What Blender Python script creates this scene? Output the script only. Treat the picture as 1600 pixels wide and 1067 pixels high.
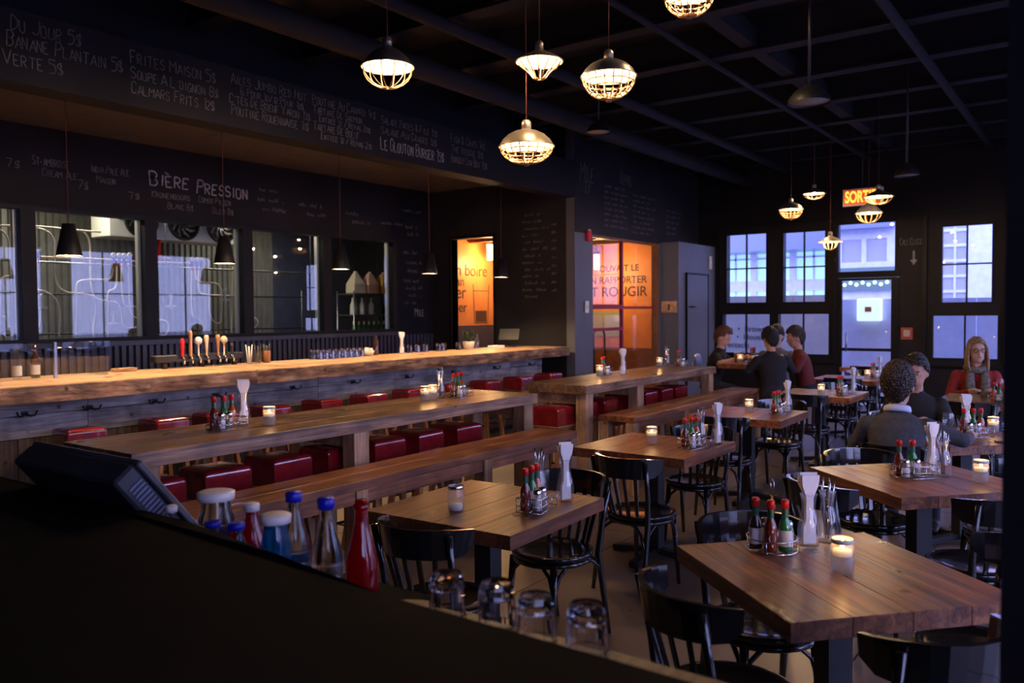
import bpy, bmesh, math, random
from mathutils import Vector, Matrix
random.seed(11)
R = math.radians
sc = bpy.context.scene
for _o in list(bpy.data.objects): bpy.data.objects.remove(_o)
C = sc.collection

# ------------------------------------------------------------------ camera
# world: x runs along the bar towards the street windows, y towards the bar, z up (metres)
def cam_basis(yaw, pitch, roll):
    y, p, r = R(yaw), R(pitch), R(roll)
    f = Vector((math.cos(y)*math.cos(p), math.sin(y)*math.cos(p), math.sin(p)))
    rt = Vector((math.sin(y), -math.cos(y), 0)); up = rt.cross(f)
    return rt*math.cos(r)-up*math.sin(r), up*math.cos(r)+rt*math.sin(r), f
rt, up, fw = cam_basis(36.1, -2.05, 0.45)
cd = bpy.data.cameras.new('camera'); cam = bpy.data.objects.new('camera', cd); C.objects.link(cam)
cam.matrix_world = Matrix(((rt.x, up.x, -fw.x, 0), (rt.y, up.y, -fw.y, 0), (rt.z, up.z, -fw.z, 1.65), (0, 0, 0, 1)))
cd.lens = 28.8; cd.sensor_width = 36; cd.clip_start = .05; cd.clip_end = 300
cd.dof.use_dof = True; cd.dof.focus_distance = 4.3; cd.dof.aperture_fstop = 3.0
sc.camera = cam
vs = sc.view_settings
vs.view_transform = 'Standard'; vs.look = 'None'; vs.gamma = 1; vs.use_curve_mapping = False
vs.exposure = 0.0

# ------------------------------------------------------------------ dusk sky
W = bpy.data.worlds.new('dusk'); sc.world = W; W.use_nodes = True
nt = W.node_tree; bg = nt.nodes['Background']
tc = nt.nodes.new('ShaderNodeTexCoord'); sp = nt.nodes.new('ShaderNodeSeparateXYZ'); rp = nt.nodes.new('ShaderNodeValToRGB')
nt.links.new(tc.outputs['Generated'], sp.inputs[0]); nt.links.new(sp.outputs['Z'], rp.inputs[0]); nt.links.new(rp.outputs[0], bg.inputs[0])
rp.color_ramp.elements[0].color = (.50, .50, .98, 1); rp.color_ramp.elements[1].color = (.26, .30, .78, 1)
bg.inputs[1].default_value = 7.5

# ------------------------------------------------------------------ helpers
class MB:
    """collects shapes; build() links them as ONE mesh object"""
    def __init__(s): s.v = []; s.f = []; s.m = []; s.s = []
    def add(s, vs, fs, mi=0, smooth=False, M=None):
        o = len(s.v)
        for v in vs:
            v = Vector(v); s.v.append(tuple(M @ v) if M else tuple(v))
        for f in fs: s.f.append([i+o for i in f]); s.m.append(mi); s.s.append(smooth)
        return s
    def box(s, c, d, mi=0, M=None, rz=0):
        x, y, z = d[0]/2, d[1]/2, d[2]/2
        vs = [Vector((a*x, b*y, e*z)) for a in (-1, 1) for b in (-1, 1) for e in (-1, 1)]
        if rz: rm = Matrix.Rotation(rz, 3, 'Z'); vs = [rm @ v for v in vs]
        vs = [v+Vector(c) for v in vs]
        return s.add(vs, [(0, 1, 3, 2), (4, 6, 7, 5), (0, 4, 5, 1), (2, 3, 7, 6), (0, 2, 6, 4), (1, 5, 7, 3)], mi, False, M)
    def rng(s, x0, x1, y0, y1, z0, z1, mi=0):
        return s.box(((x0+x1)/2, (y0+y1)/2, (z0+z1)/2), (x1-x0, y1-y0, z1-z0), mi)
    def prism(s, p, q, w, t, mi=0, side=None):
        """bar from p to q, cross-section w (sideways) x t"""
        p, q = Vector(p), Vector(q); d = (q-p).normalized()
        a = Vector(side) if side else (Vector((0, 0, 1)) if abs(d.z) < .9 else Vector((1, 0, 0)))
        n1 = d.cross(a).normalized(); n2 = d.cross(n1).normalized()
        vs = [e+n1*(i*w/2)+n2*(j*t/2) for e in (p, q) for i, j in ((-1, -1), (1, -1), (1, 1), (-1, 1))]
        return s.add(vs, [(3, 2, 1, 0), (4, 5, 6, 7), (0, 1, 5, 4), (1, 2, 6, 5), (2, 3, 7, 6), (3, 0, 4, 7)], mi)
    def tube(s, pts, r, n=8, closed=False, mi=0, sx=1, sy=1, up0=None, smooth=True):
        P = [Vector(p) for p in pts]; k = len(P)
        rs = r if isinstance(r, (list, tuple)) else [r]*k
        vs = []; fs = []; N = None
        for i in range(k):
            if closed: t = P[(i+1) % k]-P[i-1]
            else: t = P[min(i+1, k-1)]-P[max(i-1, 0)]
            t.normalize()
            if N is None:
                a = Vector(up0) if up0 else (Vector((0, 0, 1)) if abs(t.z) < .9 else Vector((1, 0, 0)))
                N = (a-t*a.dot(t)).normalized()
            else: N = (N-t*N.dot(t)).normalized()
            B = t.cross(N)
            for j in range(n):
                a = 2*math.pi*j/n
                vs.append(P[i]+N*(math.cos(a)*rs[i]*sx)+B*(math.sin(a)*rs[i]*sy))
        for i in range(k if closed else k-1):
            a, b = i*n, ((i+1) % k)*n
            for j in range(n): fs.append((a+j, a+(j+1) % n, b+(j+1) % n, b+j))
        if not closed: fs += [tuple(range(n-1, -1, -1)), tuple(range((k-1)*n, k*n))]
        return s.add(vs, fs, mi, smooth)
    def lathe(s, prof, n=16, c=(0, 0, 0), mi=0, smooth=True, close=False):
        vs = []; fs = []; k = len(prof)
        for r, z in prof:
            for j in range(n):
                a = 2*math.pi*j/n; vs.append((c[0]+r*math.cos(a), c[1]+r*math.sin(a), c[2]+z))
        for i in range(k-1 if not close else k):
            i2 = (i+1) % k
            for j in range(n): fs.append((i*n+j, i*n+(j+1) % n, i2*n+(j+1) % n, i2*n+j))
        return s.add(vs, fs, mi, smooth)
    def ball(s, c, r, n=10, m=7, mi=0, M=None):
        rr = r if isinstance(r, (tuple, list)) else (r, r, r)
        vs = [(c[0], c[1], c[2]-rr[2])]; fs = []
        for i in range(1, m):
            ph = -math.pi/2+math.pi*i/m
            for j in range(n):
                a = 2*math.pi*j/n
                vs.append((c[0]+rr[0]*math.cos(ph)*math.cos(a), c[1]+rr[1]*math.cos(ph)*math.sin(a), c[2]+rr[2]*math.sin(ph)))
        vs.append((c[0], c[1], c[2]+rr[2])); t = len(vs)-1
        for j in range(n):
            fs.append((0, 1+(j+1) % n, 1+j)); fs.append((t, t-n+j, t-n+(j+1) % n))
            for i in range(m-2): fs.append((1+i*n+j, 1+i*n+(j+1) % n, 1+(i+1)*n+(j+1) % n, 1+(i+1)*n+j))
        return s.add(vs, fs, mi, True, M)
    def build(s, name, mats, parent=None, loc=None, rz=0, bevel=0, seg=1, smooth=None):
        me = bpy.data.meshes.new(name); me.from_pydata(s.v, [], s.f)
        for m in (mats if isinstance(mats, (list, tuple)) else [mats]): me.materials.append(m)
        for i, p in enumerate(me.polygons):
            p.material_index = s.m[i]; p.use_smooth = s.s[i] if smooth is None else smooth
        bm = bmesh.new(); bm.from_mesh(me)
        bmesh.ops.recalc_face_normals(bm, faces=bm.faces)
        if bevel: bmesh.ops.bevel(bm, geom=list(bm.edges), offset=bevel, segments=seg, affect='EDGES', profile=.6)
        bm.to_mesh(me); bm.free(); me.update()
        return link(name, me, parent, loc, rz)
def link(name, data, parent=None, loc=None, rz=0):
    o = bpy.data.objects.new(name, data); C.objects.link(o)
    if parent: o.parent = parent
    if loc: o.location = loc
    if rz: o.rotation_euler.z = rz
    return o
def tag(o, label, cat, group=None, kind=None):
    o['label'] = label; o['category'] = cat
    if group: o['group'] = group
    if kind: o['kind'] = kind
    return o
def struct(o): o['kind'] = 'structure'; return o
def thing(name, label, cat, loc=(0, 0, 0), rz=0, group=None):
    o = bpy.data.objects.new(name, None); C.objects.link(o); o.empty_display_size = .1
    o.location = loc; o.rotation_euler.z = rz
    return tag(o, label, cat, group)
def dup(o, parent=None):
    """copy of a thing with its parts and sub-parts (mesh data shared)"""
    c = o.copy(); C.objects.link(c)
    if parent: c.parent = parent
    for ch in o.children: dup(ch, c)
    return c
class Proto:
    """first use() hands out the original, later ones copies"""
    def __init__(s, o): s.o = o; s.used = False
    def use(s, loc, rz, label, cat, group=None, name=None):
        o = s.o if not s.used else dup(s.o); s.used = True
        o.location = loc; o.rotation_euler.z = rz; tag(o, label, cat, group)
        return o
def wall_grid(m, axis, plane, t, u, z, holes):
    """wall across axis 'x' or 'y' at plane..plane+t with rectangular holes (u0,u1,z0,z1)"""
    us = sorted({u[0], u[1]} | {h[i] for h in holes for i in (0, 1)}); zs = sorted({z[0], z[1]} | {h[i] for h in holes for i in (2, 3)})
    us = [a for a in us if u[0] <= a <= u[1]]; zs = [a for a in zs if z[0] <= a <= z[1]]
    for a, b in zip(us, us[1:]):
        run = None
        for c, d in list(zip(zs, zs[1:]))+[(None, None)]:
            solid = c is not None and not any(h[0] <= (a+b)/2 <= h[1] and h[2] <= (c+d)/2 <= h[3] for h in holes)
            if solid: run = (run[0], d) if run else (c, d)
            elif run:
                if axis == 'x': m.rng(plane, plane+t, a, b, run[0], run[1])
                else: m.rng(a, b, plane, plane+t, run[0], run[1])
                run = None

# ------------------------------------------------------------------ materials
def new_mat(name):
    m = bpy.data.materials.new(name); m.use_nodes = True; t = m.node_tree
    return m, t, t.nodes['Principled BSDF']
def N(t, k, **kw):
    n = t.nodes.new(k)
    for a, b in kw.items(): setattr(n, a, b)
    return n
def plain(name, col, rough=.5, metal=0, vary=0, scale=6, bump=0, coat=0, spec=.5, bscale=None):
    """colour with a little noise in tone and an optional fine relief"""
    m, t, b = new_mat(name); b.inputs['Roughness'].default_value = rough; b.inputs['Metallic'].default_value = metal
    b.inputs['Specular IOR Level'].default_value = spec; b.inputs['Coat Weight'].default_value = coat
    b.inputs['Base Color'].default_value = (*col, 1)
    if vary or bump:
        c = N(t, 'ShaderNodeTexCoord'); n = N(t, 'ShaderNodeTexNoise'); n.inputs['Scale'].default_value = scale; n.inputs['Detail'].default_value = 6
        t.links.new(c.outputs['Object'], n.inputs['Vector'])
        if vary:
            r = N(t, 'ShaderNodeValToRGB'); r.color_ramp.elements[0].position = .3; r.color_ramp.elements[1].position = .72
            r.color_ramp.elements[0].color = (*[max(0, x*(1-vary)) for x in col], 1); r.color_ramp.elements[1].color = (*[min(1, x*(1+vary)) for x in col], 1)
            t.links.new(n.outputs['Fac'], r.inputs[0]); t.links.new(r.outputs[0], b.inputs['Base Color'])
        if bump:
            n2 = n
            if bscale: n2 = N(t, 'ShaderNodeTexNoise'); n2.inputs['Scale'].default_value = bscale; t.links.new(c.outputs['Object'], n2.inputs['Vector'])
            u = N(t, 'ShaderNodeBump'); u.inputs['Strength'].default_value = bump; u.inputs['Distance'].default_value = .01
            t.links.new(n2.outputs['Fac'], u.inputs['Height']); t.links.new(u.outputs[0], b.inputs['Normal'])
    return m
def wood(name, cols, rough=.4, sc_=(1.2, 14, 14), bump=.25, knots=True, coat=0, tone=.45):
    """grain along local x; every plank gets its own offset and tone"""
    m, t, b = new_mat(name)
    c = N(t, 'ShaderNodeTexCoord'); oi = N(t, 'ShaderNodeObjectInfo')
    add = N(t, 'ShaderNodeVectorMath', operation='ADD'); mu = N(t, 'ShaderNodeVectorMath', operation='SCALE')
    cx = N(t, 'ShaderNodeCombineXYZ')
    for i in range(3): t.links.new(oi.outputs['Random'], cx.inputs[i])
    mu.inputs[3].default_value = 37; t.links.new(cx.outputs[0], mu.inputs[0])
    t.links.new(c.outputs['Object'], add.inputs[0]); t.links.new(mu.outputs[0], add.inputs[1])
    mp = N(t, 'ShaderNodeMapping'); mp.inputs['Scale'].default_value = [q*1.9 if q > 5 else q for q in sc_]; t.links.new(add.outputs[0], mp.inputs[0])
    n = N(t, 'ShaderNodeTexNoise'); n.inputs['Scale'].default_value = 1; n.inputs['Detail'].default_value = 10; n.inputs['Roughness'].default_value = .68; n.inputs['Distortion'].default_value = .9
    t.links.new(mp.outputs[0], n.inputs['Vector'])
    r = N(t, 'ShaderNodeValToRGB'); e = r.color_ramp.elements
    e[0].position = .34; e[0].color = (*cols[0], 1); e[1].position = .68; e[1].color = (*cols[2], 1)
    x = e.new(.5); x.color = (*cols[1], 1)
    t.links.new(n.outputs['Fac'], r.inputs[0])
    # broad stains
    n2 = N(t, 'ShaderNodeTexNoise'); n2.inputs['Scale'].default_value = 4.5; n2.inputs['Detail'].default_value = 6; t.links.new(add.outputs[0], n2.inputs['Vector'])
    r2 = N(t, 'ShaderNodeValToRGB'); r2.color_ramp.elements[0].position = .35; r2.color_ramp.elements[0].color = (1-tone, 1-tone, 1-tone, 1); r2.color_ramp.elements[1].position = .65; r2.color_ramp.elements[1].color = (1.15, 1.15, 1.15, 1)
    t.links.new(n2.outputs['Fac'], r2.inputs[0])
    mx = N(t, 'ShaderNodeMix', data_type='RGBA', blend_type='MULTIPLY'); mx.inputs[0].default_value = 1
    t.links.new(r.outputs[0], mx.inputs[6]); t.links.new(r2.outputs[0], mx.inputs[7])
    # plank-to-plank tone
    hs = N(t, 'ShaderNodeHueSaturation'); mr = N(t, 'ShaderNodeMapRange'); mr.inputs[3].default_value = .72; mr.inputs[4].default_value = 1.25
    t.links.new(oi.outputs['Random'], mr.inputs[0]); t.links.new(mr.outputs[0], hs.inputs['Value']); t.links.new(mx.outputs[2], hs.inputs['Color'])
    t.links.new(hs.outputs[0], b.inputs['Base Color'])
    # small dark knots and nail holes
    if knots:
        vo = N(t, 'ShaderNodeTexVoronoi'); vo.inputs['Scale'].default_value = 5.5; t.links.new(add.outputs[0], vo.inputs['Vector'])
        kr = N(t, 'ShaderNodeValToRGB'); kr.color_ramp.elements[0].position = .05; kr.color_ramp.elements[0].color = (.25, .2, .18, 1); kr.color_ramp.elements[1].position = .13; kr.color_ramp.elements[1].color = (1, 1, 1, 1)
        t.links.new(vo.outputs['Distance'], kr.inputs[0])
        km = N(t, 'ShaderNodeMix', data_type='RGBA', blend_type='MULTIPLY'); km.inputs[0].default_value = 1
        t.links.new(hs.outputs[0], km.inputs[6]); t.links.new(kr.outputs[0], km.inputs[7]); t.links.new(km.outputs[2], b.inputs['Base Color'])
    b.inputs['Roughness'].default_value = rough; b.inputs['Coat Weight'].default_value = coat; b.inputs['Coat Roughness'].default_value = .25
    rr = N(t, 'ShaderNodeMapRange'); rr.inputs[1].default_value = .3; rr.inputs[2].default_value = .7; rr.inputs[3].default_value = rough-.12; rr.inputs[4].default_value = rough+.16
    t.links.new(n2.outputs['Fac'], rr.inputs[0]); t.links.new(rr.outputs[0], b.inputs['Roughness'])
    u = N(t, 'ShaderNodeBump'); u.inputs['Strength'].default_value = bump; u.inputs['Distance'].default_value = .006
    t.links.new(n.outputs['Fac'], u.inputs['Height']); t.links.new(u.outputs[0], b.inputs['Normal'])
    return m
def glass(name, tint=(1, 1, 1), rough=.0, refl=1.0, ior=1.45, haze=0, hazecol=(.8, .8, .8)):
    """thin clear glass: transparent with fresnel reflections, optional milky body"""
    m = bpy.data.materials.new(name); m.use_nodes = True; t = m.node_tree; t.nodes.clear()
    out = N(t, 'ShaderNodeOutputMaterial'); tr = N(t, 'ShaderNodeBsdfTransparent'); gl = N(t, 'ShaderNodeBsdfGlossy'); mx = N(t, 'ShaderNodeMixShader')
    tr.inputs[0].default_value = (*tint, 1); gl.inputs['Roughness'].default_value = rough
    lw = N(t, 'ShaderNodeLayerWeight'); lw.inputs[0].default_value = .5; f0 = ((ior-1)/(ior+1))**2
    pw = N(t, 'ShaderNodeMath', operation='POWER'); pw.inputs[1].default_value = 5; t.links.new(lw.outputs['Facing'], pw.inputs[0])
    fr = N(t, 'ShaderNodeMapRange'); fr.inputs[3].default_value = f0; fr.inputs[4].default_value = 1.0; t.links.new(pw.outputs[0], fr.inputs[0])
    gl.inputs[0].default_value = (refl, refl, refl, 1)
    t.links.new(fr.outputs[0], mx.inputs[0]); t.links.new(gl.outputs[0], mx.inputs[2])
    if haze:
        df = N(t, 'ShaderNodeBsdfDiffuse'); df.inputs[0].default_value = (*hazecol, 1); tl = N(t, 'ShaderNodeBsdfTranslucent'); tl.inputs[0].default_value = (*hazecol, 1)
        m1 = N(t, 'ShaderNodeMixShader'); m1.inputs[0].default_value = .6; t.links.new(df.outputs[0], m1.inputs[1]); t.links.new(tl.outputs[0], m1.inputs[2])
        m2 = N(t, 'ShaderNodeMixShader'); m2.inputs[0].default_value = haze; t.links.new(tr.outputs[0], m2.inputs[1]); t.links.new(m1.outputs[0], m2.inputs[2])
        t.links.new(m2.outputs[0], mx.inputs[1])
    else: t.links.new(tr.outputs[0], mx.inputs[1])
    t.links.new(mx.outputs[0], out.inputs[0]); return m
def glow(name, col, power):
    m, t, b = new_mat(name); b.inputs['Base Color'].default_value = (*col, 1)
    b.inputs['Emission Color'].default_value = (*col, 1); b.inputs['Emission Strength'].default_value = power
    return m
M = {}
M['top'] = wood('varnished_plank', [(.075, .022, .008), (.25, .080, .028), (.44, .165, .062)], .38, coat=.2, bump=.4)
M['top2'] = wood('grey_brown_plank', [(.085, .042, .024), (.25, .135, .075), (.42, .26, .155)], .38, coat=.2, bump=.4)
M['bench'] = wood('bench_plank', [(.10, .032, .013), (.29, .10, .04), (.46, .19, .085)], .4, coat=.2, bump=.4)
M['post'] = wood('raw_post', [(.22, .115, .055), (.40, .23, .12), (.56, .36, .20)], .6, sc_=(14, 14, 1.2))
M['post_x'] = wood('raw_rail', [(.22, .115, .055), (.40, .23, .12), (.56, .36, .20)], .6)
M['stool_leg'] = wood('stool_leg_wood', [(.25, .10, .035), (.42, .19, .07), (.54, .27, .11)], .5, sc_=(14, 14, 1.5))
M['slab'] = wood('live_edge_slab', [(.34, .17, .075), (.62, .36, .19), (.80, .54, .32)], .38, sc_=(.9, 8, 10), coat=.25, tone=.3)
M['slab_edge'] = wood('live_edge_bark', [(.13, .05, .02), (.46, .23, .105), (.74, .46, .25)], .6, sc_=(2.6, 11, 11), bump=.9, tone=.6)
M['grey_board'] = wood('weathered_board', [(.15, .135, .13), (.30, .28, .28), (.44, .42, .42)], .75, sc_=(1.5, 14, 14), bump=.5)
M['low_board'] = wood('brown_board', [(.05, .032, .02), (.12, .085, .055), (.22, .17, .12)], .7, sc_=(10, 10, 2))
M['red'] = plain('red_leather', (.24, .008, .014), .17, vary=.35, scale=9, bump=.06, bscale=60, coat=1.0, spec=.9)
M['black'] = plain('black_lacquer', (.0085, .008, .0085), .16, coat=.6)
M['iron'] = plain('black_iron', (.018, .018, .02), .45, metal=.3, vary=.3)
M['chrome'] = plain('chrome_wire', (.72, .72, .74), .16, metal=1)
M['steel'] = plain('brushed_steel', (.45, .45, .47), .35, metal=1, vary=.15)
M['dark_metal'] = plain('dark_metal', (.05, .05, .055), .4, metal=.6)
M['chalkboard'] = plain('chalkboard_paint', (.012, .011, .014), .7, vary=.35, scale=1.3, spec=.25)
M['chalkwall'] = plain('chalk_dusted_wall', (.022, .020, .022), .7, vary=.45, scale=.9, spec=.25)
M['blue_wall'] = plain('slate_blue_paint', (.12, .125, .15), .5, vary=.15, scale=1)
M['chalk'] = plain('chalk', (.34, .33, .32), .9, vary=.35, scale=14)
M['chalk_dim'] = plain('faint_chalk', (.13, .127, .125), .9, vary=.45, scale=9)
M['black_wall'] = plain('black_paint', (.009, .0075, .0095), .6, vary=.3, scale=2, spec=.25)
M['ceil'] = plain('dark_ceiling', (.008, .0065, .009), .8, vary=.3, scale=1.5)
M['soffit_under'] = plain('soffit_underside', (.10, .08, .068), .6, vary=.2)
M['frame'] = plain('black_window_frame', (.007, .007, .009), .5, spec=.2)
M['alu'] = plain('aluminium_trim', (.75, .74, .68), .35, metal=.7)
M['corr'] = plain('corrugated_steel', (.20, .19, .16), .45, metal=.3, vary=.15)
M['dark_corr'] = plain('dark_blue_cladding', (.050, .052, .075), .42, vary=.2)
M['orange'] = plain('orange_stained_plywood', (.78, .26, .055), .5, vary=.16, scale=2.5)
M['orange_dark'] = plain('brown_stained_beam', (.22, .075, .025), .5, vary=.3)
M['ink'] = plain('painted_lettering', (.10, .035, .018), .7)
M['red_frame'] = plain('red_steel_frame', (.28, .008, .025), .4)
M['white'] = plain('white_enamel', (.80, .77, .68), .4)
M['cream_plastic'] = plain('cream_plastic', (.62, .58, .5), .45)
M['paper'] = plain('paper_napkin', (.82, .76, .70), .85, vary=.06, scale=30, bump=.1)
M['cap_red'] = plain('red_cap', (.62, .012, .012), .35)
M['cap_blue'] = plain('blue_pourer', (.01, .012, .42), .35)
M['cap_white'] = plain('white_cap', (.78, .70, .66), .45)
M['sauce'] = plain('chilli_sauce', (.16, .022, .008), .12, coat=.6)
M['sauce_orange'] = plain('orange_sauce', (.42, .07, .012), .12, coat=.6)
M['sauce_dark'] = plain('dark_sauce', (.035, .012, .008), .1, coat=.6)
M['sauce_green'] = plain('green_bottle', (.02, .19, .04), .1, coat=.6)
M['neck_green'] = plain('green_foil', (.02, .12, .06), .35)
M['label_white'] = plain('white_bottle_label', (.70, .66, .60), .6)
M['salt'] = plain('salt', (.78, .76, .72), .9)
M['pepper'] = plain('pepper', (.30, .26, .17), .9, vary=.6, scale=200)
M['wax'] = plain('candle_wax', (.85, .72, .55), .6)
M['leaf'] = plain('plant_leaf', (.02, .045, .018), .5, vary=.4)
M['pot'] = plain('pale_pot', (.48, .42, .34), .6)
M['glass'] = glass('window_glass', (.93, .96, .97), refl=1.0, ior=1.5)
M['bar_glass'] = glass('cold_room_glass', (.86, .90, .93), refl=1.0, ior=1.52)
M['clear'] = glass('clear_glass', (.93, .94, .95), .03, ior=1.9, haze=.035, hazecol=(.75, .78, .85))
M['jar'] = glass('moulded_jar_glass', (.86, .86, .86), .08, ior=1.5, haze=.22, hazecol=(.78, .74, .72))
def real_glass(name, col, rough=0.0, ior=1.47):
    m, t, b = new_mat(name); b.inputs['Base Color'].default_value = (*col, 1); b.inputs['Transmission Weight'].default_value = 1; b.inputs['Roughness'].default_value = rough; b.inputs['IOR'].default_value = ior
    return m
M['cut'] = real_glass('cut_tumbler_glass', (.96, .97, 1.0))
M['blue_liquid'] = glass('blue_liquid_glass', (.10, .40, .75), .04, ior=1.5, haze=.35, hazecol=(.03, .22, .5))
M['red_liquid'] = glass('red_syrup_glass', (.55, .01, .03), .03, ior=1.6, haze=.5, hazecol=(.40, .004, .015))
M['beer'] = glass('beer_glass', (.8, .55, .15), .04, haze=.3, hazecol=(.5, .28, .05))
M['bulb'] = glow('lamp_bulb', (1, .72, .38), 26)
M['flame'] = glow('candle_flame', (1, .62, .22), 22)
M['glow_wax'] = glow('lit_candle_wax', (.9, .62, .36), .35)
M['shade_dark'] = plain('grey_enamel_shade', (.085, .082, .095), .32, metal=.35, vary=.25)
M['shade_pale'] = plain('worn_aluminium_shade', (.40, .35, .29), .35, metal=.8, vary=.2)
M['shade_in'] = plain('cream_enamel_inside', (.42, .36, .24), .6)
M['cage'] = plain('cream_wire_cage', (.34, .17, .065), .5)
M['cord'] = plain('red_fabric_cord', (.10, .022, .016), .8)
M['floor'] = None
# ------------------------------------------------------------------ the room
def floor_mat():
    m, t, b = new_mat('sealed_concrete'); c = N(t, 'ShaderNodeTexCoord'); n = N(t, 'ShaderNodeTexNoise'); n.inputs['Scale'].default_value = 1.1; n.inputs['Detail'].default_value = 8
    r = N(t, 'ShaderNodeValToRGB'); r.color_ramp.elements[0].color = (.105, .072, .052, 1); r.color_ramp.elements[0].position = .3; r.color_ramp.elements[1].color = (.20, .155, .125, 1); r.color_ramp.elements[1].position = .75
    t.links.new(c.outputs['Object'], n.inputs['Vector']); t.links.new(n.outputs['Fac'], r.inputs[0]); t.links.new(r.outputs[0], b.inputs['Base Color'])
    mr = N(t, 'ShaderNodeMapRange'); mr.inputs[3].default_value = .20; mr.inputs[4].default_value = .42; t.links.new(n.outputs['Fac'], mr.inputs[0]); t.links.new(mr.outputs[0], b.inputs['Roughness'])
    n2 = N(t, 'ShaderNodeTexNoise'); n2.inputs['Scale'].default_value = 9; t.links.new(c.outputs['Object'], n2.inputs['Vector'])
    u = N(t, 'ShaderNodeBump'); u.inputs['Strength'].default_value = .06; u.inputs['Distance'].default_value = .01; t.links.new(n2.outputs['Fac'], u.inputs['Height']); t.links.new(u.outputs[0], b.inputs['Normal'])
    return m
M['floor'] = floor_mat()
M['joint'] = plain('floor_joint', (.03, .026, .024), .8)
fl = struct(MB().rng(-2.6, 15.0, -2.6, 11.4, -.12, -.012).build('floor', M['joint']))
sx = [-2.6, -.6, 1.4, 3.4, 5.4, 7.4, 9.4, 11.4, 13.2, 15.0]; sy = [-2.6, -.9, .95, 2.8, 4.65, 6.5, 9.0, 11.4]
for a, b in zip(sx, sx[1:]):
    for c, d in zip(sy, sy[1:]):
        MB().rng(a+.004, b-.004, c+.004, d-.004, -.012, 0).build('floor_slab', M['floor'], fl)
ce = struct(MB().rng(-2.75, 15.3, -2.75, 11.5, 4.6, 4.8).build('ceiling', M['ceil']))
jo = None
for i in range(14):
    x = -1.9+i*1.27
    if jo is None:
        jo = MB().rng(-.05, .05, -2.7, 6.85, 4.28, 4.6).rng(-.09, .09, -2.7, 6.85, 4.26, 4.285).build('joist', M['ceil'], ce)
        jo.location = (x, 0, 0)
    else: o = jo.copy(); C.objects.link(o); o.location = (x, 0, 0)
for y, z, r in ((1.55, 4.19, .045), (4.75, 4.17, .06), (5.5, 4.05, .11), (3.35, 4.2, .03)):
    MB().tube([(-2.5, y, z), (6, y, z), (15, y, z)], r, 10).build('pipe', M['ceil'], ce)
# long girder that catches the lamp light
MB().rng(-2.5, 15, 2.9, 3.05, 4.30, 4.5).build('girder', M['ceil'], ce)

so = struct(MB().rng(-2.6, 10.45, 6.45, 6.72, 3.35, 3.88).build('trim_1', M['chalkboard']))          # menu soffit over the bar
so['label'] = 'long chalkboard soffit above the bar with a handwritten menu'
struct(MB().rng(-2.6, 10.5, 6.95, 7.05, 3.75, 4.6).rng(10.45, 10.55, 6.6, 6.95, 3.75, 4.6).build('wall_upper', M['ceil']))
bc = struct(MB().rng(-2.6, 10.45, 6.72, 11.4, 3.67, 3.75).build('ceiling_bar', M['soffit_under']))
m = MB(); wall_grid(m, 'x', 10.45, .15, (6.6, 11.4), (0, 3.75), [(7.98, 8.85, 0, 2.86)])
wc = struct(m.build('wall_chalkboard', M['chalkwall']))
m = MB(); wall_grid(m, 'y', 6.45, .15, (10.45, 15.0), (0, 4.6), [(10.97, 13.28, .08, 2.84)])
wl = struct(m.build('wall_left', M['blue_wall']))
MB().rng(10.452, 14.99, 6.444, 6.45, 2.84, 4.55).build('chalkboard_panel', M['chalkwall'], wl)
wj = struct(MB().rng(13.32, 15.0, 6.1, 6.445, 0, 2.86).build('wall_jog', M['blue_wall']))
# service wall with the cold-room windows
WX = [1.28, 2.64, 4.0, 5.365, 6.72, 8.08, 9.51]
m = MB(); wall_grid(m, 'y', 9.26, .12, (-2.6, 10.45), (0, 3.67), [(WX[0]+.06, WX[-1]-.06, 1.37, 2.80)])
wb = struct(m.build('wall_bar', M['chalkboard']))
# ribbed cladding under the windows
m = MB(); x = 1.0
while x < 10.4: m.rng(x, x+.05, 9.235, 9.26, 0, 1.30); x += .085
m.build('ribbed_cladding', M['dark_corr'], wb)
MB().rng(.8, 9.6, 9.17, 9.26, 1.30, 1.355).build('window_ledge', M['dark_corr'], wb)
for i in range(6):
    a, b = WX[i], WX[i+1]
    fr = MB()
    fr.rng(a, a+.075, 9.20, 9.34, 1.35, 2.82).rng(b-.075, b, 9.20, 9.34, 1.35, 2.82)
    fr.rng(a+.075, b-.075, 9.20, 9.34, 1.35, 1.40).rng(a+.075, b-.075, 9.20, 9.34, 2.77, 2.82)
    w = struct(fr.build('window_%d' % (i+1), M['frame']))
    MB().rng(a+.075, b-.075, 9.275, 9.285, 1.40, 2.77).build('pane', M['bar_glass'], w)
    MB().rng(b-.11, b-.077, 9.30, 9.36, 1.40, 2.77).build('aluminium_trim', M['alu'], w)
# cold room
m = MB(); x = 0
prof = []
while x < 8.6: prof += [(x, 11.20), (x+.03, 11.20), (x+.045, 11.165), (x+.075, 11.165)]; x += .09
vs_ = [(a, b, z) for a, b in prof for z in (0, 3.4)]
m.add(vs_, [(2*i, 2*i+2, 2*i+3, 2*i+1) for i in range(len(prof)-1)])
cr = struct(m.build('wall_cold_room', M['corr']))
cr2 = struct(MB().rng(8.6, 10.45, 11.17, 11.25, 0, 3.4).build('wall_cold_room_dark', M['dark_corr']))
struct(MB().rng(-2.6, 10.45, 9.38, 11.3, 3.3, 3.4).build('ceiling_cold_room', M['corr']))
struct(MB().rng(-.2, 0, 9.38, 11.3, 0, 3.4).build('wall_cold_room_side', M['corr']))
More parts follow.
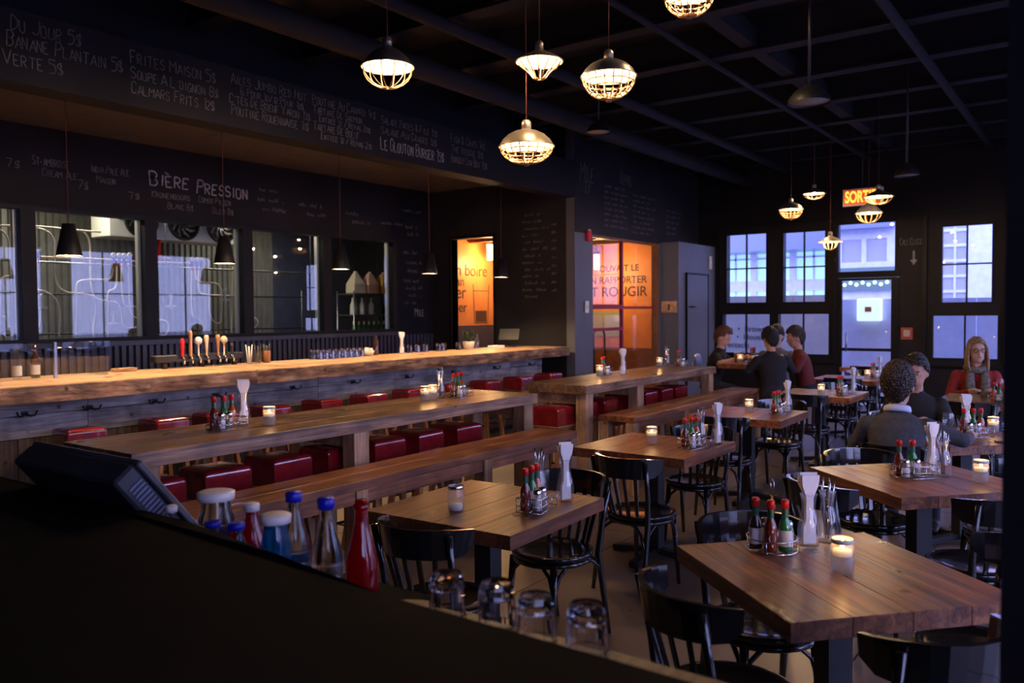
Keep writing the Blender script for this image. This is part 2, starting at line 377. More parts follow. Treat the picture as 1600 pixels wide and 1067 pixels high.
# far-right and rear walls of the room (behind the camera), windows to the street on the right
RH = [(-1.6+2.35*i, .15+2.35*i, .18, 3.35) for i in range(7)]
m = MB(); wall_grid(m, 'y', -2.75, .15, (-2.6, 15.0), (0, 4.6), RH); struct(m.build('wall_right', M['black_wall']))
for i, (a, b, c, d) in enumerate(RH):
    fr = MB().rng(a, b, -2.70, -2.64, c, c+.06).rng(a, b, -2.70, -2.64, d-.06, d).rng(a, a+.06, -2.70, -2.64, c+.06, d-.06).rng(b-.06, b, -2.70, -2.64, c+.06, d-.06)
    w = struct(fr.build('window_%d' % (20+i), M['frame']))
    MB().rng((a+b)/2-.015, (a+b)/2+.015, -2.69, -2.65, c+.06, d-.06).build('muntin', M['frame'], w)
    MB().rng(a+.06, b-.06, -2.69, -2.65, 2.2, 2.23).build('muntin', M['frame'], w)
    MB().rng(a+.06, b-.06, -2.675, -2.667, c+.06, d-.06).build('pane', M['glass'], w)
struct(MB().rng(-2.75, -2.6, -2.75, 11.4, 0, 4.6).build('wall_back', M['black_wall']))
struct(MB().rng(-2.75, 15.25, 11.4, 11.5, 0, 4.6).build('wall_outer', M['black_wall']))
struct(MB().rng(15.0, 15.25, 6.45, 11.4, 0, 4.6).build('wall_outer_end', M['black_wall']))
# street wall
EW = dict(a=(5.09, 5.91, 1.76, 3.10), b=(5.02, 5.99, .82, 1.61), c=(4.04, 4.84, 1.76, 3.08), d=(3.97, 4.93, .82, 1.61),
          e=(2.90, 3.88, 2.27, 3.16), f=(1.48, 2.25, 1.72, 3.02), g=(1.39, 2.38, .81, 1.57), h=(.25, 1.30, .81, 1.57), i=(.32, 1.1, 1.72, 3.02), door=(2.86, 3.92, 0, 2.2))
m = MB(); wall_grid(m, 'x', 15.0, .25, (-2.75, 6.45), (0, 4.6), list(EW.values())); we = struct(m.build('wall_end', M['black_wall']))
k = 7
for key, (a, b, c, d) in EW.items():
    if key == 'door': continue
    fr = MB(); t = .035
    fr.rng(14.985, 15.06, a, b, c, c+t).rng(14.985, 15.06, a, b, d-t, d).rng(14.985, 15.06, a, a+t, c+t, d-t).rng(14.985, 15.06, b-t, b, c+t, d-t)
    w = struct(fr.build('window_%d' % k, M['frame'])); k += 1
    MB().rng(15.02, 15.028, a+t, b-t, c+t, d-t).build('pane', M['glass'], w)
    if key != 'e': MB().rng(15.0, 15.045, (a+b)/2-.012, (a+b)/2+.012, c+t, d-t).build('muntin', M['frame'], w)
    if key in 'acfi': MB().rng(15.0, 15.045, a+t, b-t, (c+d)/2-.012, (c+d)/2+.012).build('muntin', M['frame'], w)
# raised black surrounds around the window pairs
for a, b in ((3.93, 6.03), (1.34, 2.44)):
    MB().rng(14.95, 15.0, a-.07, a, .74, 3.2).build('window_casing', M['frame'], we)
    MB().rng(14.95, 15.0, b, b+.07, .74, 3.2).build('window_casing', M['frame'], we)
    MB().rng(14.94, 15.0, a-.07, b+.07, .70, .74).build('window_sill', M['frame'], we)
    MB().rng(14.95, 15.0, a-.07, b+.07, 3.2, 3.28).build('window_casing', M['frame'], we)
# glazed street door
fr = MB().rng(15.0, 15.06, 2.87, 2.99, .03, 2.19).rng(15.0, 15.06, 3.79, 3.91, .03, 2.19).rng(15.0, 15.06, 2.99, 3.79, 2.15, 2.19).rng(15.0, 15.06, 2.99, 3.79, .03, .16).rng(15.0, 15.06, 2.99, 3.79, .93, .98)
d1 = struct(fr.build('door_1', M['frame']))
MB().rng(15.02, 15.028, 2.99, 3.79, .98, 2.15).build('pane', M['glass'], d1)
MB().rng(15.02, 15.028, 2.99, 3.79, .16, .93).build('pane', M['glass'], d1)
MB().tube([(14.95, 3.70, .92), (14.95, 3.70, 1.25)], .014).build('door_handle', M['steel'], d1)
# slate-blue side door with lever
d2 = struct(MB().rng(13.62, 14.55, 6.07, 6.10, .02, 2.3).build('door_2', M['blue_wall'], bevel=.004))
MB().rng(13.60, 13.62, 6.06, 6.1, .02, 2.33).rng(14.55, 14.57, 6.06, 6.1, .02, 2.33).rng(13.6, 14.57, 6.06, 6.1, 2.3, 2.33).build('door_frame', M['frame'], d2)
MB().tube([(13.72, 6.07, 1.72), (13.72, 6.01, 1.72), (13.86, 6.0, 1.72)], .014).build('door_handle', M['dark_metal'], d2)
# black pillar close by on the right
struct(MB().rng(1.46, 1.78, -.24, .130, 0, 4.6).build('pillar', M['black_wall']))

# ---------------- orange back room seen through the openings
ro = struct(MB().rng(14.0, 14.1, 6.6, 9.2, 0, 3.0).build('wall_orange_side', M['orange']))
ro2 = struct(MB().rng(10.6, 14.1, 9.2, 9.3, 0, 3.0).build('wall_orange', M['orange']))
MB().rng(10.62, 14.0, 9.185, 9.2, 0, 1.42).build('dado', M['dark_corr'], ro2)
MB().rng(13.985, 14.0, 6.62, 9.18, 0, .95).build('dado', M['orange_dark'], ro)
rc = struct(MB().rng(10.6, 14.1, 6.6, 9.2, 3.0, 3.05).build('ceiling_orange', M['orange_dark']))
for x in (11.3, 12.2, 13.1): MB().rng(x, x+.12, 6.62, 9.18, 2.88, 3.0).build('beam', M['orange_dark'], rc)
# glazing of the wide opening, red steel bars
gz = struct(MB().rng(10.97, 11.01, 6.47, 6.56, .08, 2.84).rng(13.24, 13.28, 6.47, 6.56, .08, 2.84).rng(11.01, 13.24, 6.47, 6.56, 2.80, 2.84).rng(11.01, 13.24, 6.47, 6.56, .08, .12).build('window_40', M['orange_dark']))
MB().rng(11.98, 12.03, 6.49, 6.54, .12, 2.80).build('red_mullion', M['red_frame'], gz)
MB().rng(11.01, 11.98, 6.49, 6.54, 1.69, 1.76).build('red_rail', M['red_frame'], gz)
MB().rng(11.01, 11.98, 6.49, 6.54, 1.34, 1.39).build('red_rail', M['red_frame'], gz)
MB().rng(12.03, 13.24, 6.49, 6.54, 1.69, 1.73).build('red_rail', M['red_frame'], gz)
MB().rng(12.03, 13.24, 6.51, 6.518, .12, 2.80).build('pane', M['glass'], gz)
MB().rng(11.01, 11.98, 6.51, 6.518, .12, 2.80).build('pane', M['glass'], gz)
# door jamb of the doorway behind the bar
MB().rng(10.44, 10.61, 8.85, 8.90, 0, 2.91).rng(10.44, 10.61, 7.93, 7.98, 0, 2.91).rng(10.44, 10.61, 7.98, 8.85, 2.86, 2.91).build('door_casing', M['black_wall'], wc)

# ---------------- the street
M['asphalt'] = plain('street_paving', (.30, .30, .33), .7, vary=.2)
M['facade'] = plain('pale_facade', (.74, .74, .82), .7, vary=.1)
M['facade2'] = plain('blue_grey_facade', (.66, .68, .86), .6, vary=.1)
M['hoard'] = plain('grey_hoarding', (.66, .62, .66), .7, vary=.06)
M['hoard2'] = plain('lilac_hoarding', (.66, .68, .90), .6, vary=.06)
M['lit_teal'] = glow('lit_shop_window', (.52, .86, .90), .62)
M['lit_white'] = glow('lit_panel', (.80, .95, 1.0), .95)
M['office_win'] = plain('office_window', (.40, .41, .52), .3)
M['dim_win'] = plain('unlit_window', (.20, .23, .40), .3)
gr = struct(MB().rng(-40, 60, -60, 60, -.3, -.13).build('street_ground', M['asphalt']))
hb = thing('hoarding', 'grey street hoarding with lettering behind the left windows', 'hoarding', (17.0, 0, 0))
for i in range(5): MB().rng(0, .05, 4.45+i*.8, 5.24+i*.8, -.13, 1.95).build('panel', M['hoard'], hb)
hb2 = thing('hoarding', 'plain lilac street hoarding behind the glazed door and right window', 'hoarding', (17.2, 0, 0))
for i in range(7): MB().rng(0, .05, -1.3+i*.82, -.49+i*.82, -.13, 1.85).build('panel', M['hoard2'], hb2)
def letters(txt, size, parent, mat, Mx, name='lettering', bold=0):
    cu = bpy.data.curves.new('t', 'FONT'); cu.body = txt; cu.size = size; cu.offset = bold; cu.extrude = .002
    to = bpy.data.objects.new('t', cu); C.objects.link(to); dg = bpy.context.evaluated_depsgraph_get(); dg.update()
    me = bpy.data.meshes.new_from_object(to.evaluated_get(dg)); bpy.data.objects.remove(to)
    me.transform(Mx); me.materials.clear(); me.materials.append(mat)
    return link(name, me, parent)
def face_x(x, y, z):   # text plane facing -x, reading towards -y
    return Matrix(((0, 0, -1, x), (-1, 0, 0, y), (0, 1, 0, z), (0, 0, 0, 1)))
def face_y(x, y, z):   # text plane facing -y, reading towards +x
    return Matrix(((1, 0, 0, x), (0, 0, -1, y), (0, 1, 0, z), (0, 0, 0, 1)))
M['sign_ink'] = plain('hoarding_lettering', (.10, .10, .14), .7)
for s, y, z in (('ra  \u2022  Browns', 6.66, 1.20), ('\u2022  House', 6.45, 1.03), ('ectacle', 6.64, .86)):
    letters(s, .17, hb, M['sign_ink'], face_x(-.004, y, z))
# building across the street, shop front lit from inside
fb = thing('shop_building', 'pale building across the street with a lit teal shop front', 'building', (26, 0, 0))
m = MB(); wh = [(6.9+i*1.25, 7.95+i*1.25, 2.6, 4.0) for i in range(5)]+[(6.9+i*1.25, 7.95+i*1.25, .3, 2.25) for i in range(5)]+[(6.9+i*1.25, 7.95+i*1.25, 5.2, 6.6) for i in range(5)]
wall_grid(m, 'x', 0, .3, (3.9, 14.0), (-.13, 9), wh); m.build('wall', M['facade'], fb)
for i, (a, b, c, d) in enumerate(wh):
    w = MB().rng(.12, .16, a, b, c, d).build('window', M['lit_teal'] if c < 3 else M['dim_win'], fb)
    MB().rng(.08, .12, (a+b)/2-.03, (a+b)/2+.03, c, d).rng(.08, .12, a, b, (c+d)/2-.03, (c+d)/2+.03).build('glazing_bar', M['facade2'], w)
MB().rng(-1.4, 0, 4.2, 13.4, 3.45, 4.5).build('canopy', M['dim_win'], fb)
MB().rng(.05, .1, 4.5, 6.2, .6, 2.5).build('lit_panel', M['lit_white'], fb)
ob = thing('office_building', 'blue-grey office block across the street with a grid of windows', 'building', (23, 0, 0))
m = MB(); wh = [(2.86+i*.29, 3.10+i*.29, .6+j*.38, .91+j*.38) for i in range(5) for j in range(13)]+[(4.7+i*.62, 5.2+i*.62, 2.9, 3.5) for i in range(2)]
wall_grid(m, 'x', 0, .3, (-7.4, 6.2), (-.13, 9), wh); m.build('wall', M['facade2'], ob)
dw = None
for (a, b, c, d) in wh:
    if dw is None: dw = MB().rng(.04, .07, 0, .24, 0, .31).build('window', M['office_win'], ob); dw.location = (0, a, c)
    elif b-a < .4: o = dw.copy(); C.objects.link(o); o.location = (0, a, c)
    else: MB().rng(.04, .07, a, b, c, d).build('window', M['office_win'], ob)
MB().rng(-.5, 0, 4.5, 6.2, 3.75, 4.3).build('dark_canopy', M['dim_win'], ob)
MB().rng(-.12, 0, 4.45, 6.2, 2.15, 2.75).build('planter_band', plain('dark_green_band', (.14, .20, .20), .7), ob)
M['string_light'] = glow('string_light', (.75, 1, .85), 2.5)
for i in range(11): MB().ball((-.16, 4.5+i*.15, 2.30+.05*(i % 2)), .045, 8, 6).build('string_light', M['string_light'], ob)
sg = thing('lit_street_sign', 'lit white sign with an orange plate beyond the glazed door', 'sign', (17.1, 3.80, 1.70))
MB().rng(-.06, .10, -.22, .22, -.28, .16).build('box', M['lit_white'], sg, bevel=.02); MB().rng(-.07, -.06, -.05, .07, -.10, .0).build('plate', plain('orange_plate', (.6, .18, .05), .5), sg)
# ------------------------------------------------------------------ chalk writing (hand-drawn strokes)
G = dict(A='002640 1232', B='000626353423032332312000', C='3526160501102031', D='00061634321000', E='36060030 0323', F='360600 0323', G='35261605011020313323', H='0006 3036 0333',
 I='1016', J='3631201001', K='0006 360330', L='060030', M='0006234640', N='00063036', O='100105162635312010', P='00062635342303', Q='100105162635312010 2130', R='000626353423031330',
 S='352616050413233231201001', T='0646 2620', U='060110203136', V='062046', W='0610233046', X='0036 0630', Y='062346 2320', Z='06360030')
G.update({'0': '100105162635312010', '1': '152620', '2': '05162635340030', '3': '0636233231201001', '4': '20260232', '5': '360604243331200 0'.replace(' ', ''), '6': '3526160501102031322303', '7': '063610',
 '8': '13040516263534231302011020313223', '9': '01102031352616050413 33'.replace(' ', ''), '$': '352616050413233231201001 2027', '&': '300516250110 32'.replace(' ', ''), "'": '1516', '/': '0037', '-': '0323', '.': '0010',
 '\u00c8': '36060030 0323 0827', '\u00c9': '36060030 0323 0728'})
rw = random.Random(5)
def chalk(parent, txt, x, z, w, h, plane, mat='chalk_dim', th=.0085, slope=0, axis='y', name='chalk_writing'):
    """strokes on a wall: axis 'y' = wall facing -y reading +x; axis 'x' = wall facing -x reading -y"""
    gl = []; cur = 0; first = True
    for ch in txt:
        if ch == ' ': cur += 2.6; first = True; continue
        sc_ = 1.28 if first else 1.0; first = False
        gw = 4 if ch in 'MWTVY' else (1.6 if ch in "I'1." else 3)
        gl.append((ch, cur, sc_)); cur += gw*sc_*.92+1.3
    m = MB(); kx = w/max(cur-1.3, 1); kz = h/6.0
    def P(u, v): return (x+u, plane, z+v+u*slope) if axis == 'y' else (plane, x-u, z+v+u*slope)
    for ch, c0, s_ in gl:
        j = rw.uniform(-.25, .25); sh = rw.uniform(-.06, .1)
        for pl in G.get(ch, '0323').split():
            pts = [(int(pl[i]), int(pl[i+1])) for i in range(0, len(pl)-1, 2)]
            pts = [((c0+(a*.92+b*sh)*s_+rw.uniform(-.1, .1))*kx, (b*s_+j+rw.uniform(-.15, .15))*kz) for a, b in pts]
            for (a, b), (c, d) in zip(pts, pts[1:]):
                L = math.hypot(c-a, d-b) or 1e-6; nx, nz = -(d-b)/L*th/2, (c-a)/L*th/2
                m.add([P(a+nx, b+nz), P(c+nx, d+nz), P(c-nx, d-nz), P(a-nx, b-nz)], [(0, 1, 2, 3)])
    return m.build(name, M[mat], parent)
def scribble(parent, x, z, w, h, plane, axis='y', mat='chalk_dim', th=.008):
    """a handwritten line too far away to read: looped strokes broken into words"""
    m = MB(); u = 0
    def P(a, b): return (x+a, plane, z+b) if axis == 'y' else (plane, x-a, z+b)
    while u < w:
        wl_ = rw.uniform(.10, .26); pts = []; a = u
        while a < min(u+wl_, w):
            pts.append((a, rw.uniform(0, h*.25))); pts.append((a+h*.22, rw.uniform(.45, 1)*h)); a += h*.42
        for (a, b), (c, d) in zip(pts, pts[1:]):
            L = math.hypot(c-a, d-b) or 1e-6; nx, nz = -(d-b)/L*th/2, (c-a)/L*th/2
            m.add([P(a+nx, b+nz), P(c+nx, d+nz), P(c-nx, d-nz), P(a-nx, b-nz)], [(0, 1, 2, 3)])
        u += wl_+.06
    return m.build('chalk_writing', M[mat], parent)
S = 6.444
for t, x, z, w, h, mt in (
 ('DU JOUR 5$', 2.72, 3.72, .50, .085, 'chalk_dim'), ('DE BANANE PLANTAIN 5$', 2.55, 3.60, 1.0, .085, 'chalk_dim'), ('VERTE 5$', 2.66, 3.47, .42, .08, 'chalk_dim'),
 ('FRITES MAISON 5$', 3.62, 3.70, .78, .08, 'chalk_dim'), ("SOUPE A L'OIGNON 8$", 3.62, 3.575, .80, .07, 'chalk_dim'), ('CALMARS FRITS 12$', 3.62, 3.455, .76, .075, 'chalk_dim'),
 ('AILES JUMBO RED HOT', 4.56, 3.745, .86, .07, 'chalk_dim'), ('6 POUR 10/12 POUR 18$', 4.66, 3.655, .72, .055, 'chalk_dim'), ("C'TES DE BOEUF YAROU 13$", 4.54, 3.565, .92, .065, 'chalk_dim'), ('POUTINE ROUENNAISE 11$', 4.56, 3.46, .88, .07, 'chalk_dim'),
 ('POUTINE AU CANARD 14$', 5.50, 3.745, .86, .07, 'chalk_dim'), ('TARTARE DE SAUMON', 5.50, 3.655, .66, .06, 'chalk_dim'), ('ENTREE 12 / REPAS 20$', 5.58, 3.58, .70, .05, 'chalk_dim'), ('TARTARE DE BOEUF', 5.50, 3.49, .62, .065, 'chalk_dim'), ('ENTREE 12 / REPAS 21$', 5.6, 3.41, .70, .05, 'chalk_dim'),
 ('SALADE PATES & FILE 12$', 6.45, 3.72, .92, .065, 'chalk_dim'), ('SALADE AUX CRABES 12$', 6.45, 3.61, .90, .065, 'chalk_dim'), ('LE GLOUTON BURGER 15$', 6.44, 3.44, 1.04, .105, 'chalk'),
 ('FISH & CHIPS 14$', 7.62, 3.71, .66, .075, 'chalk_dim'), ('THE VEGGIE 12$', 7.62, 3.59, .62, .07, 'chalk_dim'), ('BURGER COW BOY 13$', 7.62, 3.47, .70, .07, 'chalk_dim')):
    chalk(so, t, x, z, w, h, S, mt)
H = 9.254
for t, x, z, w, h, mt, th in (
 ('7$', 3.83, 3.20, .12, .07, 'chalk_dim', .009), ('ST-AMBROISE', 4.08, 3.26, .38, .075, 'chalk_dim', .009), ('CREAM ALE', 4.18, 3.15, .36, .065, 'chalk_dim', .009), ('7$', 4.55, 3.06, .11, .075, 'chalk_dim', .009),
 ('INDIA PALE ALE', 4.70, 3.26, .44, .07, 'chalk_dim', .009), ('MAISON', 4.76, 3.15, .22, .06, 'chalk_dim', .009), ('7$', 5.14, 3.01, .12, .06, 'chalk_dim', .009),
 ('BI\u00c8RE', 5.40, 3.20, .50, .13, 'chalk', .018), ('PRESSION', 6.02, 3.17, .74, .13, 'chalk', .018),
 ('KRONENBOURG', 5.42, 3.06, .50, .06, 'chalk_dim', .009), ('BLANC 8$', 5.62, 2.94, .34, .06, 'chalk_dim', .009), ('COMBO PILSEN', 6.04, 3.06, .46, .06, 'chalk_dim', .009), ('BLEU 8$', 6.24, 2.94, .30, .06, 'chalk_dim', .009)):
    chalk(wb, t, x, z, w, h, H, mt, th)
for x, z, w in ((6.92, 3.16, .42), (7.0, 3.04, .4), (7.62, 3.16, .42), (7.76, 3.04, .36), (8.5, 3.12, .3), (8.62, 3.0, .36), (9.22, 3.04, .5), (6.95, 3.3, .3)): scribble(wb, x, z, w, .07, H)
# chalk wall beside the bar windows and the wall at the bar's end
for i, (z, w) in enumerate(((3.28, .42), (3.02, .30), (2.90, .26), (2.60, .34), (2.44, .40), (2.30, .34), (2.14, .36), (2.02, .40), (1.90, .34), (1.78, .30))): scribble(wb, 9.72+.05*(i % 3), z, w, .075, H)
chalk(wb, 'MILE', 9.98, 1.60, .22, .10, H, 'chalk', .012)
XC = 10.444
for i in range(13): scribble(wc, 7.36+.05*(i % 2), 3.12-.105*i, .30+.25*((i*7) % 3)/3, .06, XC, 'x')
for i in range(9): scribble(wc, 6.86, 2.95-.125*i, .10, .06, XC, 'x')
L_ = 6.438
chalk(wl, 'MILE', 10.60, 3.62, .38, .22, L_, 'chalk_dim', .014); chalk(wl, 'ET', 10.74, 3.45, .14, .12, L_, 'chalk_dim', .012); chalk(wl, 'REPAS', 11.85, 3.72, .36, .16, L_, 'chalk_dim', .013)
for i in range(8): scribble(wl, 11.32, 3.60-.088*i, .66+.1*(i % 2), .055, L_); scribble(wl, 12.28, 3.56-.088*i, .62+.2*((i+1) % 2), .055, L_)
for i in range(5): scribble(wl, 13.55, 3.42-.1*i, .62-.06*i, .06, L_)
chalk(we, 'CALL CLOCK', 2.86, 2.72, .33, .09, 14.994, 'chalk_dim', .012, axis='x')
MB().add([(14.993, 2.66, 2.62), (14.993, 2.63, 2.62), (14.993, 2.63, 2.46), (14.993, 2.66, 2.46), (14.993, 2.70, 2.47), (14.993, 2.59, 2.47), (14.993, 2.645, 2.38)], [(0, 1, 2, 3), (4, 5, 6)]).build('chalk_arrow', M['chalk'], we)
# painted lettering on the orange walls
for s, x, z, q in (("n boire", 10.98, 2.30, .30), ('an', 10.98, 2.12, .24), ('er', 10.96, 1.90, .33), ('ier', 10.98, 1.66, .26)): letters(s, q, ro2, M['ink'], face_y(x, 9.196, z))
# outline of a tumbler painted on the orange wall
m = MB(); q = [(11.45, 2.16), (11.48, 1.46), (11.86, 1.46), (11.91, 2.16)]
for (a, b), (c, d) in zip(q, q[1:]): m.prism((a, 9.197, b), (c, 9.197, d), .004, .014)
m.prism((11.46, 9.197, 2.04), (11.90, 9.197, 2.04), .004, .01).rng(11.51, 11.83, 9.195, 9.2, 1.48, 1.68)
m.build('painted_tumbler', M['ink'], ro2)
for s, y, z, q in (('E POUVAIT LE', 8.30, 2.42, .175), ('EN RAPPORTER', 8.38, 2.19, .19), ('ET ROUGIR', 8.40, 1.94, .265)): letters(s, q, ro, M['ink'], face_x(13.996, y, z), bold=.003)
MB().rng(13.985, 13.999, 7.62, 8.22, 1.16, 1.66).build('painted_panel', plain('pale_green_panel', (.42, .40, .22), .6), ro)

# ------------------------------------------------------------------ bar counter
BX0, BX1 = 1.6, 10.36
bar = thing('bar_counter', 'long bar with a pale live-edge slab top and weathered grey board front', 'bar counter', (0, 0, 0))
def slab(x0, x1, seed):
    rg = random.Random(seed); m = MB(); n = int((x1-x0)/.09); T = []; f1 = []
    ph = [rg.uniform(0, 6) for _ in range(6)]
    for i in range(n+1):
        x = x0+(x1-x0)*i/n
        e = .022*math.sin(x*1.7+ph[0])+.014*math.sin(x*4.1+ph[1])+.008*math.sin(x*9.3+ph[2])+rg.uniform(-.004, .004)
        lo = .018*math.sin(x*2.3+ph[3])+.012*math.sin(x*6.1+ph[4])
        yf = 6.455+e
        T.append([(x, 7.48, 1.13), (x, yf+.012, 1.13), (x, yf+.002, 1.122), (x, yf-.006+rg.uniform(-.010, .010), 1.085), (x, yf+rg.uniform(-.010, .010), 1.04), (x, yf+.014+lo, 1.0), (x, 7.48, 1.0)])
    k = 7; vs_ = [p for r_ in T for p in r_]
    fs = []; mi = []
    for i in range(n):
        for j in range(k):
            fs.append((i*k+j, i*k+(j+1) % k, (i+1)*k+(j+1) % k, (i+1)*k+j)); mi.append(1 if 1 <= j <= 4 else 0)
    m.add(vs_, fs); m.m = mi; m.s = [False]*(k*n)
    m.add(T[0], [tuple(range(k))], 0); m.add(T[-1], [tuple(range(k-1, -1, -1))], 0)
    return m.build('slab', [M['slab'], M['slab_edge']], bar)
slab(BX0, 4.775, 3); slab(4.781, BX1, 9)
bo = None
xs = [1.7, 2.55, 3.37, 4.62, 5.8, 6.95, 8.1, 9.25, 10.05]
for a, b in zip(xs, xs[1:]):
    MB().rng(a+.002, b-.002, 6.78, 6.81, .88, 1.0).build('front_board', M['grey_board'], bar, bevel=.003)
    MB().rng(a+.002, b-.002, 6.785, 6.81, .70, .876).build('front_board', M['grey_board'], bar, bevel=.003)
x = 1.7
while x < 10.0:
    w = min(random.uniform(.12, .2), 10.05-x)
    MB().rng(x+.002, x+w-.002, 6.80, 6.825, .06, .695).build('lower_board', M['low_board'], bar, bevel=.002); x += w
MB().rng(1.65, 10.05, 6.83, 6.92, .0, 1.0).build('carcass', M['iron'], bar)
MB().rng(1.65, 10.3, 7.38, 7.46, 0, 1.0).build('back_panel', M['iron'], bar)
m = MB()   # double coat hook
m.box((0, -.006, 0), (.05, .012, .03))
for s in (-1, 1): m.tube([(0, -.012, 0), (s*.03, -.03, -.025), (s*.06, -.045, -.02), (s*.075, -.05, .015)], [.008, .008, .007, .009], 6)
hk = m.build('coat_hook', M['iron'], bar); hk.location = (2.2, 6.78, .90)
for x in (2.88, 3.38, 3.95, 4.57, 5.46, 6.29, 7.15, 8.0, 8.88, 9.72):
    o = hk.copy(); C.objects.link(o); o.location = (x, 6.78, .90)
for x in (2.2, 4.3, 6.4, 8.5):
    MB().tube([(x, 6.80, .22), (x, 6.62, .22)], .014, 8).build('rail_bracket', M['steel'], bar)
MB().tube([(1.7, 6.62, .22), (10.0, 6.62, .22)], .02, 10).build('foot_rail', M['steel'], bar)

# ------------------------------------------------------------------ red cube stools
def make_stool():
    t = thing('bar_stool', '-', 'stool')
    m = MB(); n = 8; hs = .145; grid = []
    vs_ = []; fs = []
    prof = [(.60, .97), (.605, 1.0), (.755, 1.0), (.772, .975), (.779, .93)]
    def ring(z, s): return [(hs*s*a, hs*s*b, z) for a, b in ((-1, -1), (-.9, -1), (0, -1), (.9, -1), (1, -1), (1, -.9), (1, 0), (1, .9), (1, 1), (.9, 1), (0, 1), (-.9, 1), (-1, 1), (-1, .9), (-1, 0), (-1, -.9))]
    rings = [ring(z, s) for z, s in prof]+[ring(.788, .7), ring(.792, .35)]
    k = 16
    for r_ in rings: vs_ += r_
    for i in range(len(rings)-1):
        for j in range(k): fs.append((i*k+j, i*k+(j+1) % k, (i+1)*k+(j+1) % k, (i+1)*k+j))
    fs += [tuple(range(k-1, -1, -1)), tuple(range((len(rings)-1)*k, len(rings)*k))]
    m.add(vs_, fs, 0, True); m.s = [i >= 2*k for i in range(len(fs)-2)]+[False, True]; m.build('cushion', M['red'], t)
    MB().tube([(a*.146, b*.146, .607) for a, b in ((-1, -1), (1, -1), (1, 1), (-1, 1))], .005, 5, closed=True).build('piping', M['post'], t)
    MB().box((0, 0, .585), (.25, .25, .03)).build('seat_frame', M['stool_leg'], t)
    for a in (-1, 1):
        for b in (-1, 1): MB().prism((a*.10, b*.10, .585), (a*.165, b*.165, 0), .036, .036).build('leg', M['stool_leg'], t)
    for a, b, z in ((1, 0, .22), (-1, 0, .22), (0, 1, .30), (0, -1, .30)):
        e = .165-.065*z/.585
        p = [(a*e, -e, z), (a*e, e, z)] if a else [(-e, b*e, z), (e, b*e, z)]
        MB().tube(p, .009, 6).build('foot_rail', M['dark_metal'], t)
    return t
stool = Proto(make_stool())
ordn = ['first', 'second', 'third', 'fourth', 'fifth', 'sixth', 'seventh', 'eighth', 'ninth', 'tenth', 'eleventh', 'twelfth']
for i, x in enumerate((2.98, 3.68, 4.18, 4.75, 5.40, 6.05, 6.69, 7.36, 8.08, 8.80, 9.54)):
    stool.use((x+.145, 6.43, 0), R((-4, 2, 1, -2, 3, 0, -3, 2, 0, 4, 0)[i]), 'red leather cube stool at the bar, %s from the left' % ordn[i], 'stool', 'red stools along the bar')
for i, x in enumerate((2.20, 2.62, 3.06, 3.48, 3.90, 4.31, 4.76)):
    stool.use((x+.145, 4.13, 0), R((2, -3, 1, 0, -2, 3, -1)[i]), 'red leather cube stool under the first communal table, %s from the left' % ordn[i], 'stool', 'red stools at the first communal table')
for i, x in enumerate((6.16, 6.57, 6.98, 7.50, 7.88, 8.27, 8.65)):
    stool.use((x+.145, 4.13, 0), R((-2, 1, 2, -1, 0, 2, -2)[i]), 'red leather cube stool under the second communal table, %s from the left' % ordn[i], 'stool', 'red stools at the second communal table')

# ------------------------------------------------------------------ communal tables and benches
def communal(x0, x1, label, tops, mid):
    t = thing('communal_table', label, 'table', (x0, 0, 0)); L = x1-x0; y0, y1 = 3.80, 4.48; w = (y1-y0)/3
    for i in range(3): MB().rng(0, L, y0+i*w+.0006, y0+(i+1)*w-.0006, .90, .98).build('plank', tops, t, bevel=.002)
    for x in (.03, mid, L-.16):
        for y in (y0+.02, y1-.13): MB().rng(x, x+.13, y, y+.11, 0, .90).build('leg', M['post'], t, bevel=.004)
        MB().rng(x+.02, x+.11, y0+.13, y1-.13, .80, .90).build('cross_rail', M['post_x'], t)
    return t
communal(2.09, 5.56, 'long reclaimed wood communal table beside the bar stools, nearer one', M['top2'], 1.46)
communal(6.34, 9.36, 'long reclaimed wood communal table standing before the slate wall, farther one', M['top2'], 1.04)
def bench(x0, x1, label):
    t = thing('bench', label, 'bench', (x0, 0, 0)); L = x1-x0; y0, y1 = 3.38, 3.74
    for i in range(2): MB().rng(0, L, y0+i*.18+.0006, y0+(i+1)*.18-.0006, .66, .71).build('plank', M['bench'], t, bevel=.002)
    for y in (y0+.012, y1-.042): MB().rng(.09, L-.09, y, y+.03, .58, .66).build('apron', M['bench'], t)
    for x in (.0, L*.33, L*.66, L-.09):
        for y in (y0+.0, y1-.09): MB().rng(x, x+.09, y, y+.09, 0, .655).build('leg', M['post'], t, bevel=.003)
    for x in (L*.33, L*.66): MB().rng(x+.005, x+.085, y0+.09, y1-.09, .58, .655).build('cross_rail', M['post_x'], t)
    return t
bench(2.0, 5.50, 'long reddish wood bench in front of the nearer communal table')
bench(6.46, 9.72, 'long wood bench in front of the farther communal table')

